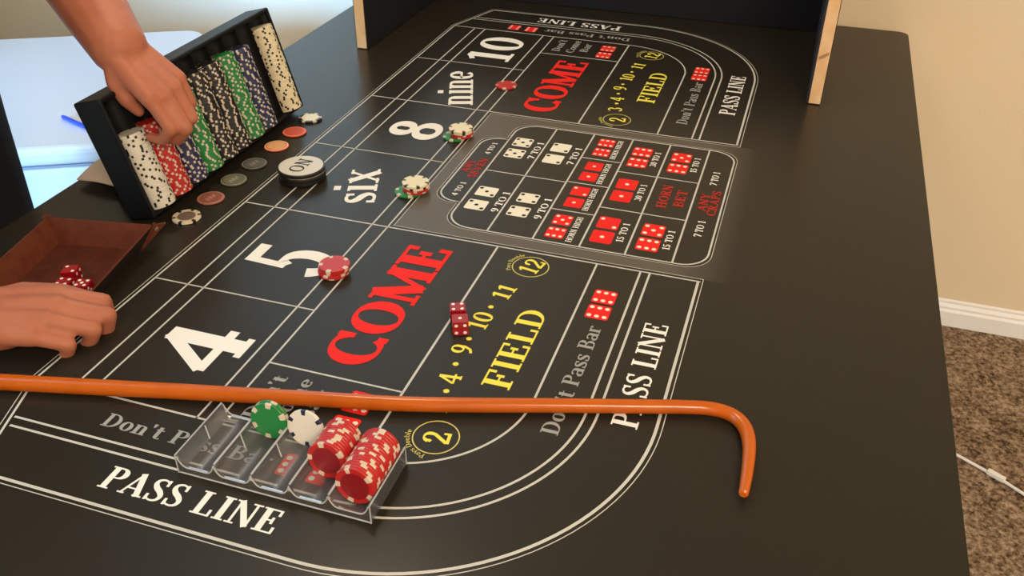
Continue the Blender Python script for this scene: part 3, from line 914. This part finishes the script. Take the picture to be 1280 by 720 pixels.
# --- row of tokens in front of the rack
M_TK = {}
row = [(.081, 'black', None, None, 'cream faced poker chip with black edge spots at the far end of the token row'),
       (.023, 'disc', (0.62, 0.10, 0.045), (0.52, 0.075, 0.035), 'plain orange red token, second from the far end of the row before the rack'),
       (-.035, 'disc', (0.66, 0.13, 0.08), (0.70, 0.36, 0.16), 'orange token with pale rim and yellowish centre beside the ON puck'),
       (-.102, 'disc', (0.060, 0.055, 0.048), (0.10, 0.093, 0.08), 'dark grey token with pale figure in the row before the rack'),
       (-.160, 'disc', (0.095, 0.094, 0.060), (0.135, 0.134, 0.088), 'olive grey token in the row before the rack'),
       (-.220, 'disc', (0.30, 0.105, 0.07), (0.23, 0.075, 0.05), 'brownish red token in the row before the rack'),
       (-.279, 'white', None, None, 'white poker chip with brown inlay at the near end of the token row')]
for k, (y, kind, c1, c2, lab) in enumerate(row):
    if kind == 'black':
        chip('black', flat(-.053, y, z0, .2), lab, 'token row before the rack', inlay=mat('inlay_cream', (0.75, 0.66, 0.45), .4))
    elif kind == 'white':
        o = chip('cream', flat(-.051, y, z0, .5), lab, 'token row before the rack')
        b = MB(); b.lathe([(.0125, CT), (.0125, CT + .0002)], 32); b.build('centre_label', mat('inlay_brown', (0.20, 0.13, 0.10), .5), o)
    else:
        b = MB(); b.lathe([(.0190, 0), (.0196, .0005), (.0196, .0017), (.0190, .0022)], 36)
        o = b.build('token', mat('token_rim_%d' % k, c1, .45), smooth=True); o.location = (-.051, y, z0)
        tag(o, lab, 'token', 'token row before the rack')
        b = MB(); b.lathe([(.0150, .0022), (.0150, .0026)], 32); b.build('inlay', mat('token_inlay_%d' % k, c2, .45), o)
        if k in (3, 4, 5):
            b = MB(); strip(b, cat_rom([(.004, -.009), (-.004, -.006), (.003, -.002), (-.004, .001), (.004, .004), (-.003, .009)], 5), .0026, .00265)
            b.build('figure', mat('token_figure_%d' % k, tuple(min(1, q * 1.9 + .03) for q in c2), .45), o)
        b = MB(); strip(b, arc(0, 0, .0178, .0178, 0, 360, 36)[:-1], .0012, .0024, closed=True)
        b.build('rim_line', mat('token_line_%d' % k, tuple(min(1, q * 2.2 + .05) for q in c2), .45), o)

# --- ON pucks
for j in range(3):
    z = z0 + j * .0066
    b = MB(); b.lathe([(.0325, 0), (.0350, .001), (.0352, .0024), (.0352, .0044), (.0350, .0056), (.0338, .0062)], 56)
    o = b.build('puck', mat('puck_black', (0.012, 0.011, 0.010), .35), smooth=True)
    o.location = (.0405 + (.0, .0015, .0)[j], -.1165 + (.0010, -.0006, 0)[j], z)
    tag(o, ['lowest black puck of the stack of three below the chip rack', 'middle black puck of the stack of three', 'white faced puck reading ON on top of the stack'][j], 'puck', 'ON puck stack')
    b = MB(); b.lathe([(.0330, .0060), (.0330, .0065)], 56); b.build('face', mat('puck_white', (0.62, 0.57, 0.47), .35), o)
    if j == 2:
        b = MB(); text_poly(b, 'ON', (.0105, -.0215), Yd, .0225, .043, .0067, T=.15, t=.08, gap=.08); b.build('lettering', M_PIPB, o)['label'] = 'black letters ON'

# ------------------------------------------------------------------ dice
_die = {}


def die_meshes(sz):
    if sz in _die: return _die[sz]
    bm = bmesh.new(); bmesh.ops.create_cube(bm, size=sz); bmesh.ops.bevel(bm, geom=bm.edges[:], offset=sz * .05, segments=2, affect='EDGES')
    me = bpy.data.meshes.new('die'); bm.to_mesh(me); bm.free(); me.materials.append(M_DIE)
    pb = MB(); h = sz / 2 + .00012
    faces = {'z': (Vector((0, 0, 1)), Vector((1, 0, 0)), Vector((0, 1, 0)), 4), '-z': (Vector((0, 0, -1)), Vector((1, 0, 0)), Vector((0, -1, 0)), 3),
             '-y': (Vector((0, -1, 0)), Vector((1, 0, 0)), Vector((0, 0, 1)), 1), 'y': (Vector((0, 1, 0)), Vector((-1, 0, 0)), Vector((0, 0, 1)), 6),
             'x': (Vector((1, 0, 0)), Vector((0, 1, 0)), Vector((0, 0, 1)), 5), '-x': (Vector((-1, 0, 0)), Vector((0, -1, 0)), Vector((0, 0, 1)), 2)}
    for n_, u_, v_, k in faces.values():
        for a, d in PIPS[k]:
            c = n_ * h + u_ * a * sz * .27 + v_ * d * sz * .27
            pb.poly([c + u_ * x + v_ * y for x, y in arc(0, 0, sz * .112, sz * .112, 0, 360, 14)[:-1]])
    _die[sz] = (me, pb.mesh('pips', M_DIEPIP))
    return _die[sz]


def die(x, y, z, rz, label, tilt=None, sz=.0190, grp='red dice'):
    a, p = die_meshes(sz)
    o = inst(a, 'die'); o.location = (x, y, z + sz / 2 + z0)
    o.rotation_euler = (tilt[0] if tilt else 0, tilt[1] if tilt else 0, rz)
    inst(p, 'pips', o)
    return tag(o, label, 'die', grp)


die(.3935, -.3835, 0, math.radians(24), 'red die showing four, farther of the two thrown on the field line', None, .0185)
die(.4045, -.4045, 0, math.radians(204), 'red die showing one, nearer of the two thrown on the field line', (math.radians(-90), 0), .0185)

# ------------------------------------------------------------------ leather dice tray
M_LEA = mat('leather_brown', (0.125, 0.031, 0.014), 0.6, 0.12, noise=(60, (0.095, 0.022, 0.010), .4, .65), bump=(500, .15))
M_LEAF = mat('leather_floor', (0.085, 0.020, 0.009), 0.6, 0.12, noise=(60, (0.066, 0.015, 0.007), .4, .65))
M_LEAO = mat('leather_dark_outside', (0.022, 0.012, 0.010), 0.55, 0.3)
tr = empty('leather_tray', (-.10, -.455, z0), math.radians(10.5), 'brown leather valet tray with pinched corners beside the hand', 'tray')
WX, WY, FL, H = .058, .072, .0165, .031
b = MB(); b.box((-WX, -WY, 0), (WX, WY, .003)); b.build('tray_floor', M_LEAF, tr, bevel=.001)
for sgn, ax in ((1, 'x'), (-1, 'x'), (1, 'y'), (-1, 'y')):
    b = MB(); th = .003
    def q(u, lvl, off):   # u along wall, lvl 0 floor..1 rim
        if ax == 'x': return (sgn * (WX + FL * lvl - off), u * (WY + (FL + .006) * lvl if abs(u) == 1 else WY), .001 + H * lvl)
        return (u * (WX + (FL + .006) * lvl), sgn * (WY + FL * lvl - off), .001 + H * lvl)
    for off, mi in ((th, 0), (0, 1)):
        pts = [q(-1, 0, off), q(1, 0, off), q(1, 1, off), q(-1, 1, off)]
        flip = (sgn > 0) ^ (ax == 'y') ^ (mi == 0)
        b.poly(pts if flip else pts[::-1], mi)
    b.poly([q(-1, 1, 0), q(1, 1, 0), q(1, 1, th), q(-1, 1, th)], 0)
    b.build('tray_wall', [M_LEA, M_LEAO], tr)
for sx in (1, -1):
    for sy in (1, -1):
        b = MB()
        # pinched corner fin with a snap
        a0 = Vector((sx * WX, sy * WY, .001)); a1 = Vector((sx * (WX + FL - .002), sy * (WY + FL - .002), H + .001)); a2 = Vector((sx * (WX + FL + .011), sy * (WY + FL + .011), H - .001))
        nn = Vector((sx, -sy, 0)).normalized() * .0022
        b.poly([a0 + nn, a1 + nn, a2 + nn]); b.poly([a0 - nn, a2 - nn, a1 - nn]); b.poly([a1 + nn, a1 - nn, a2 - nn, a2 + nn]); b.poly([a2 + nn, a2 - nn, a0 - nn, a0 + nn])
        f_ = b.build('corner_fold', M_LEA, tr)
        b = MB(); sm = Matrix.Translation(a0 * .15 + a1 * .45 + a2 * .4 + nn) @ nn.normalized().to_track_quat('Z', 'Y').to_matrix().to_4x4()
        b.lathe([(.0035, 0), (.003, .0012), (.001, .0016)], 16, mtx=sm); b.build('snap', mat('snap_brass', (.5, .42, .3), .3, .5, .9), f_, smooth=True)
die(-.0860, -.4650, .0037, .35, 'red die in the leather tray, farthest from the hand', (0, math.radians(90)), .0185, 'dice in the tray')
die(-.0745, -.4905, .0037, .15, 'red die in the leather tray, left of the nearer pair', None, .0185, 'dice in the tray')
die(-.0510, -.4860, .0037, .25, 'red die in the leather tray, right one beside the tray wall', (0, math.radians(-90)), .0185, 'dice in the tray')
die(-.0490, -.5070, .0037, .05, 'red die in the leather tray, right beside the thumb', (math.radians(90), 0), .0185, 'dice in the tray')

# ------------------------------------------------------------------ acrylic tray with chips
ax0, ax1, ay0, ay1 = .2300, .4310, -.7005, -.6220
tray = empty('chip_tray', ((ax0 + ax1) / 2, (ay0 + ay1) / 2, z0), 0, 'clear acrylic five row chip tray in front of the cane', 'chip tray')
NP = 5; tp = (ax1 - ax0 - .003) / NP; tr_ = tp / 2 + .0004; tcz = .0045 + tr_
rowx = [ax0 + .0015 + tp * (i + .5) for i in range(NP)]
for xr in rowx:
    b = MB(); A = arc(xr, tcz, tr_, tr_, 192, 348, 18); Bq = arc(xr, tcz, tr_ + .0014, tr_ + .0014, 192, 348, 18)
    out = A + Bq[::-1]
    mt = Matrix(((1, 0, 0, 0), (0, 0, 1, 0), (0, 1, 0, z0), (0, 0, 0, 1)))
    b.prism(out, ay0 + .003, ay1 - .003, mtx=mt); child_world(b.build('trough', M_CLEAR, smooth=True), tray)
# front / back plates with scalloped top, sides
for nm, y0, y1 in (('front_plate', ay0, ay0 + .0025), ('back_plate', ay1 - .0025, ay1)):
    out = [(ax0, 0), (ax1, 0), (ax1, .021)]
    for xr in reversed(rowx): out += [(p[0], max(p[1], .009)) for p in arc(xr, tcz, tr_, tr_, 348, 192, 14)]
    out += [(ax0, .021)]
    b = MB(); b.prism(out, y0, y1, mtx=Matrix(((1, 0, 0, 0), (0, 0, 1, 0), (0, 1, 0, z0), (0, 0, 0, 1)))); child_world(b.build(nm, M_CLEAR), tray)
    b = MB()
    ed = [(p[0], y0 - .0001 if nm[0] == 'f' else y1, p[1] + z0) for p in out[2:]]
    b.tube(ed, .0007, 6); child_world(b.build('plate_edge', M_CLEARE, smooth=True), tray)
    b = MB(); b.tube([(ax0, y0, z0 + .0008), (ax1, y0, z0 + .0008)], .0008, 6); child_world(b.build('plate_edge', M_CLEARE, smooth=True), tray)
for x0, x1 in ((ax0, ax0 + .002), (ax1 - .002, ax1)):
    b = MB(); b.box((x0, ay0, z0), (x1, ay1, z0 + .022)); child_world(b.build('side_plate', M_CLEAR), tray)
    xm = ax0 if x0 == ax0 else ax1
    b = MB(); b.tube([(xm, ay0, z0), (xm, ay0, z0 + .022), (xm, ay1, z0 + .022), (xm, ay1, z0)], .0008, 6); child_world(b.build('plate_edge', M_CLEARE, smooth=True), tray)
for i in range(1, NP):
    xd_ = ax0 + .0015 + tp * i
    b = MB(); b.tube([(xd_, ay0 + .002, z0 + tcz - .0035), (xd_, ay1 - .002, z0 + tcz - .0035)], .0011, 8); child_world(b.build('divider', M_CLEARE, smooth=True), tray)
for i in range(0, 3):
    xd_ = ax0 + .0015 + tp * i
    b = MB(); b.tube([(xd_ + .001, -.655, z0 + .021), (xd_ + .0085, -.661, z0 + .011)], .0007, 6); child_world(b.build('tab', M_CLEARE), tray)


def row_chip(kind, i, y, label, lean=0.10):
    m = Matrix.Translation((rowx[i], y, z0 + tcz - (tr_ - CR) + .0003)) @ Matrix.Rotation(PI / 2 - lean, 4, 'X') @ Matrix.Rotation(random.uniform(0, 6.28), 4, 'Z') @ Matrix.Translation((0, 0, 0))
    return chip(kind, m, label, 'chips in the acrylic tray')


M_INR_SHADE = mat('inlay_red_shaded', (0.24, 0.007, 0.012), .35)  # red darkened to put the shade of the front faces into the colour
for k in range(17): chip('red', Matrix.Translation((rowx[4], -.6825 + k * .00338, z0 + tcz)) @ Matrix.Rotation(PI / 2 - .10, 4, 'X') @ Matrix.Rotation(random.uniform(0, 6.28), 4, 'Z'),
                         'red poker chip, %s from the front in the longer row of the acrylic tray' % ordinal(k + 1), 'full red row of the acrylic tray', inlay=M_INR_SHADE)
for k in range(11): chip('red', Matrix.Translation((rowx[3], -.6615 + k * .00338, z0 + tcz)) @ Matrix.Rotation(PI / 2 - .12, 4, 'X') @ Matrix.Rotation(random.uniform(0, 6.28), 4, 'Z'),
                         'red poker chip, %s from the front in the shorter row of the acrylic tray' % ordinal(k + 1), 'shorter red row of the acrylic tray', inlay=M_INR_SHADE)
chip('green', Matrix.Translation((rowx[1], -.6310, z0 + tcz)) @ Matrix.Rotation(PI / 2 - .16, 4, 'X') @ Matrix.Rotation(.3, 4, 'Z'), 'green poker chip standing upright in the acrylic tray, front one of two', 'green pair')
chip('green', Matrix.Translation((rowx[1], -.6270, z0 + tcz)) @ Matrix.Rotation(PI / 2 - .16, 4, 'X') @ Matrix.Rotation(.1, 4, 'Z'), 'green poker chip standing upright in the acrylic tray, behind the other green one', 'green pair')
chip('whitenavy', Matrix.Translation((rowx[2], -.6290, z0 + tcz)) @ Matrix.Rotation(PI / 2 - .2, 4, 'X') @ Matrix.Rotation(.5, 4, 'Z'), 'white poker chip with navy spots standing upright in the acrylic tray', 'chips in the acrylic tray')

# ------------------------------------------------------------------ cane
pts = [(-.30, -.722), (-.11, -.677), (-.018, -.654), (.063, -.634), (.146, -.613), (.229, -.5925), (.312, -.572), (.394, -.552), (.473, -.5275), (.551, -.502), (.630, -.477), (.672, -.4635), (.697, -.4575), (.716, -.4580), (.730, -.466), (.739, -.481), (.7435, -.502), (.7450, -.532), (.7450, -.5560), (.7445, -.5690)]
cr = cat_rom(pts, 5); nn_ = len(cr)
rad = []
for i in range(nn_):
    u = i / (nn_ - 1); rad.append(.0092 - .0018 * min(u / .6, 1) - (.0030 * max(0, (u - .78) / .22)) - (.0015 if i == nn_ - 1 else 0))
b = MB(); b.tube([(x, y, z0 + max(r, .0052) + (.004 * max(0, (i / (nn_ - 1) - .8) / .2))) for i, ((x, y), r) in enumerate(zip(cr, rad))], rad, 18)
M_CANE = mat('cane_orange', (0.52, 0.105, 0.006), 0.22, 0.4, noise=(18, (0.45, 0.085, 0.005), .45, .7))
tag(b.build('cane', M_CANE, smooth=True), 'long orange wooden craps stick with hooked end lying across the mat', 'cane')

# ------------------------------------------------------------------ white chest behind the dealer side
M_CH = mat('chest_white', (0.58, 0.60, 0.62), 0.4, 0.4)
ch = empty('white_chest', (-.70, .16, FZ), math.radians(28), 'large white lidded chest behind the chip rack and the arm', 'chest')
# local frame: x along its long side, y to its back
e1 = Vector((math.cos(math.radians(28)), math.sin(math.radians(28)), 0)); e2 = Vector((-e1.y, e1.x, 0))
fr = Vector((-.300, .020, 0))                 # front right corner
def loc2(p): d = Vector((p[0], p[1], 0)) - Vector((-.70, .16, 0)); return (d.dot(e1), d.dot(e2))
fx, fy = loc2(fr)
Lc, Dc, TOP = 0.78, .62, -.05 - FZ
b = MB(); b.prism(rrect(fx - Lc, fx, fy, fy + Dc, .05, 8), TOP - .035, TOP); b.build('lid', M_CH, ch, bevel=.012)
b = MB(); b.prism(rrect(fx - Lc + .006, fx - .006, fy + .006, fy + Dc - .006, .045, 8), TOP - .040, TOP - .035); b.build('gasket', mat('gasket_grey', (.22, .24, .28), .6), ch)
b = MB(); b.prism(rrect(fx - Lc + .002, fx - .002, fy + .002, fy + Dc - .002, .05, 8), .03, TOP - .040); b.build('body', M_CH, ch, bevel=.006)
b = MB(); b.prism(rrect(fx - Lc + .03, fx - .03, fy + .03, fy + Dc - .03, .04, 8), 0, .03); b.build('plinth', M_GM, ch)
# pen on the lid, paper on the mat edge
b = MB(); b.tube([(-.545, .036, -.0448), (-.538, .0336, -.0448), (-.470, .011, -.0448), (-.462, .008, -.0448)], [.0015, .004, .004, .0012], 10)
tag(b.build('pen', mat('pen_blue', (0.02, 0.05, 0.55), .35), smooth=True), 'blue pen lying on the lid of the white chest', 'pen')
b = MB()
G = 10
for side, zo in ((0, 0.0), (1, .0012)):
    for i in range(G):
        for j in range(G):
            def pp(u, v):
                a = Vector((-.262, -.246)); d1 = Vector((.085, -.006)); d2 = Vector((-.018, .095))
                p = a + d1 * u + d2 * v; z = z0 + .004 + .010 * (math.sin(u * 3.0) * .6 + .4 * math.sin(v * 4 + u * 2)) * 0.5 + .004
                return (p.x, p.y, z + zo)
            q_ = [pp(i / G, j / G), pp((i + 1) / G, j / G), pp((i + 1) / G, (j + 1) / G), pp(i / G, (j + 1) / G)]
            b.poly(q_ if side else q_[::-1])
tag(b.build('paper_napkin', mat('paper_beige', (0.66, 0.50, 0.36), .9, .1), smooth=True), 'crumpled beige paper napkin on the mat edge behind the rack', 'napkin')

b = MB(); mt = Matrix.Translation((-.215, .700, z0)) @ Matrix.Rotation(.5, 4, 'Z'); b.box((-.022, -.016, 0), (.022, .016, .016), mtx=mt)
sb_ = tag(b.build('small_box', mat('box_pale_blue', (.45, .55, .68), .6), bevel=.001), 'small pale blue box on the mat behind the left board', 'box')
b = MB(); b.box((-.0225, -.0165, .010), (.0225, .0165, .0172), mtx=mt); b.build('lid', mat('box_navy', (.02, .035, .12), .5), sb_)

# ------------------------------------------------------------------ cable on the carpet
cb = empty('white_cable', (1.24, .41, FZ), 0, 'thin white cable with an inline tag lying on the carpet', 'cable')
cp = cat_rom([(.95, .545), (1.06, .50), (1.167, .451), (1.19, .439), (1.242, .409), (1.271, .392), (1.288, .379), (1.313, .360), (1.42, .28), (1.6, .20)], 5)
b = MB(); b.tube([(x, y, FZ + .004) for x, y in cp], .0032, 8); child_world(b.build('cord', M_TRIM, smooth=True), cb)
b = MB(); mt = Matrix.Translation((1.264, .3965, FZ + .006)) @ Matrix.Rotation(math.radians(-31), 4, 'Z'); b.box((-.018, -.0055, -.005), (.018, .0055, .005), mtx=mt); child_world(b.build('inline_tag', M_TRIM, bevel=.001), cb)

# ------------------------------------------------------------------ person (dealer)
M_SKIN = mat('skin', (0.40, 0.130, 0.070), 0.5, 0.28, noise=(26, (0.45, 0.160, 0.092), .35, .7), sss=0.0)
M_SHIRT = mat('shirt_black', (0.010, 0.010, 0.012), 0.85, 0.2)
M_TROU = mat('trousers_black', (0.009, 0.009, 0.011), 0.85, 0.2)
person = empty('person', (-.46, -.43, FZ), 0, 'person in black clothes at the dealer side reaching to the chip rack and leather tray', 'person')


def remesh(mb, name, vox, m, parent, smooth_it=4):
    me = mb.mesh(name + '_raw', m); o = bpy.data.objects.new(name, me); COL.objects.link(o)
    r = o.modifiers.new('remesh', 'REMESH'); r.mode = 'VOXEL'; r.voxel_size = vox; r.use_smooth_shade = True
    if smooth_it:
        sm = o.modifiers.new('smooth', 'SMOOTH'); sm.factor = .5; sm.iterations = smooth_it
    dg = bpy.context.evaluated_depsgraph_get(); ev = o.evaluated_get(dg)
    nm = bpy.data.meshes.new_from_object(ev); nm.name = name
    o.modifiers.clear(); o.data = nm; bpy.data.meshes.remove(me)
    nm.polygons.foreach_set('use_smooth', [True] * len(nm.polygons))
    child_world(o, parent)
    return o


def frame(f, n):
    f = Vector(f).normalized(); n = Vector(n); n = (n - f * n.dot(f)).normalized()
    return f, n


def hand(mb, wrist, f, n, thumb_sign, curls, thumb, spread=.05, k=1.0):
    """f forward, n dorsal normal, thumb_sign: thumb on +side where side = f x n * sign"""
    f, n = frame(f, n); s = f.cross(n) * thumb_sign; w_ = Vector(wrist)
    mcp = [(.030, .086, .011), (.010, .091, .0115), (-.011, .086, .011), (-.030, .076, .0098)]
    lens = [(.044, .026, .022), (.048, .030, .023), (.044, .028, .022), (.035, .021, .019)]
    rads = [(.0098, .0088, .0080, .0066), (.0100, .0090, .0082, .0068), (.0096, .0086, .0078, .0064), (.0086, .0076, .0068, .0056)]
    for i in range(4):
        base = w_ + f * .012 * k + s * mcp[i][0] * .62 * k; kn = w_ + (f * mcp[i][1] + s * mcp[i][0] + n * (.004 if i in (1, 2) else .001)) * k
        mb.capsule(base, kn, .0155 * k, mcp[i][2] * 1.06 * k)
        ang = 0; p = kn; fd0 = (f + s * spread * (1.5 - i) * .8).normalized()
        for j in range(3):
            ang += curls[i][j]
            d = (fd0 * math.cos(ang) - n * math.sin(ang)).normalized()
            q = p + d * lens[i][j] * k
            mb.capsule(p, q, rads[i][j] * k, rads[i][j + 1] * k); p = q
    # palm body
    R3 = Matrix((s, f, n)).transposed()
    mb.ball(w_ + f * .047 * k - n * .003 * k, (.036 * k, .046 * k, .0145 * k), mtx=R3)
    mb.ball(w_ + f * .036 * k + s * .022 * k - n * .010 * k, (.017 * k, .033 * k, .015 * k), mtx=R3)   # thenar
    mb.ball(w_ + f * .036 * k - s * .022 * k - n * .008 * k, (.015 * k, .034 * k, .013 * k), mtx=R3)
    c0 = w_ + (f * .016 + s * .020 - n * .006) * k; P_ = [c0]
    for (a, b_, c_) in thumb: P_.append(w_ + (f * a + s * b_ + n * c_) * k)
    rr = [.0150, .0118, .0106, .0078]
    for a, b_, r0, r1 in zip(P_, P_[1:], rr, rr[1:]): mb.capsule(a, b_, r0 * k, r1 * k)
    mb.ball(w_, (.029 * k, .024 * k, .020 * k), mtx=R3)


bd = MB()
LS, RSh = Vector((-.40, -.245, .545)), Vector((-.385, -.615, .515))
LE, LW = Vector((-.346, -.098, .335)), Vector((-.140, -.232, .2200))
RE, RW = Vector((-.290, -.655, .215)), Vector((-.112, -.605, .041))
hipc = Vector((-.430, -.390, .17))
def limb(a, b_, radii):
    n_ = len(radii)
    for i in range(n_ - 1):
        bd.capsule(a.lerp(b_, i / (n_ - 1)), a.lerp(b_, (i + 1) / (n_ - 1)), radii[i], radii[i + 1])
limb(LS, LE, [.052, .048, .042]); limb(LE, LW, [.045, .051, .049, .044, .038])
limb(RSh, RE, [.052, .048, .042]); limb(RE, RW, [.042, .046, .040, .032, .028])
# left hand: reaches down to the chips, back of the hand up, fingers bent down
hand(bd, LW, (.82, -.14, -.55), (.50, -.10, .84), 1,
     [(.42, 1.35, .75), (.44, 1.35, .75), (.46, 1.38, .75), (.50, 1.40, .75)], [(.034, .032, -.018), (.056, .032, -.028), (.072, .024, -.038)], spread=-.06, k=1.03)
# right hand: loosely closed on the mat edge, palm down
hand(bd, RW, (.90, .40, -.07), (.04, -.16, 1.0), -1,
     [(.16, 1.40, .90), (.24, 1.60, 1.0), (.30, 1.68, 1.0), (.40, 1.55, .9)], [(.045, .044, -.010), (.080, .050, -.016), (.112, .044, -.018)], spread=-.05, k=1.12)
# torso, neck, head, legs
Rz = Matrix.Identity(3)
bd.ball(hipc, (.115, .168, .12)); bd.ball(hipc + Vector((.01, 0, .14)), (.105, .15, .13)); bd.ball(hipc + Vector((.045, 0, .28)), (.115, .168, .13))
bd.capsule(LS + Vector((-.01, -.02, 0)), RSh + Vector((-.01, .02, 0)), .062, .062)
nk = Vector((-.385, -.43, .60)); hd = Vector((-.330, -.43, .735))
bd.capsule(nk - Vector((.01, 0, .06)), nk + Vector((.03, 0, .08)), .058, .052)
bd.ball(hd, (.098, .076, .112)); bd.ball(hd + Vector((.03, 0, -.06)), (.066, .056, .058))
bd.ball(hd + Vector((.100, 0, -.015)), (.016, .012, .022)); bd.ball(hd + Vector((.098, 0, -.062)), (.010, .024, .007))
for sy in (1, -1):
    bd.ball(hd + Vector((-.005, sy * .078, -.01)), (.018, .010, .030))
    hp = hipc + Vector((0, sy * .085, -.04)); kn = Vector((-.42, -.39 + sy * .10, -.27)); an = Vector((-.48, -.40 + sy * .11, -.66))
    bd.capsule(hp, kn, .083, .055); bd.capsule(kn, kn.lerp(an, .35), .055, .055); bd.capsule(kn.lerp(an, .35), an, .055, .036)
    bd.capsule(an + Vector((-.02, 0, -.04)), an + Vector((.16, 0, -.05)), .030, .026)
body = remesh(bd, 'body', .0034, M_SKIN, person, 3)
# shirt
sh_ = MB()
sh_.ball(hipc + Vector((0, 0, .01)), (.128, .182, .13)); sh_.ball(hipc + Vector((.012, 0, .14)), (.125, .172, .15)); sh_.ball(hipc + Vector((.045, 0, .28)), (.130, .186, .145))
sh_.capsule(LS + Vector((-.01, -.02, 0)), RSh + Vector((-.01, .02, 0)), .075, .075)
sh_.capsule(LS, LS.lerp(LE, .55), .070, .064); sh_.capsule(RSh, RSh.lerp(RE, .55), .070, .064)
remesh(sh_, 'shirt', .009, M_SHIRT, person, 4)
tq = MB()
tq.ball(hipc + Vector((0, 0, -.03)), (.125, .178, .12))
for sy in (1, -1):
    hp = hipc + Vector((0, sy * .085, -.04)); kn = Vector((-.42, -.39 + sy * .10, -.27)); an = Vector((-.48, -.40 + sy * .11, -.655))
    tq.capsule(hp, kn, .096, .070); tq.capsule(kn, an, .070, .055)
remesh(tq, 'trousers', .010, M_TROU, person, 4)
for sy in (1, -1):
    b = MB(); a = Vector((-.48, -.40 + sy * .11, FZ)); out = [(a.x - .07, a.y - .035), (a.x + .10, a.y - .045), (a.x + .19, a.y - .03), (a.x + .20, a.y), (a.x + .19, a.y + .03), (a.x + .10, a.y + .045), (a.x - .07, a.y + .035)]
    b.prism(out, FZ, FZ + .07); child_world(b.build('shoe', M_SHIRT, bevel=.02), person)
    b = MB(); b.ball(hd + Vector((.083, sy * .031, .012)), .012); child_world(b.build('eye', mat('eye_white', (.8, .8, .78), .2), smooth=True), person)
hb = MB(); hb.ball(hd + Vector((-.018, 0, .028)), (.100, .084, .104)); child_world(hb.build('hair', mat('hair_brown', (.06, .035, .02), .6), smooth=True), person)
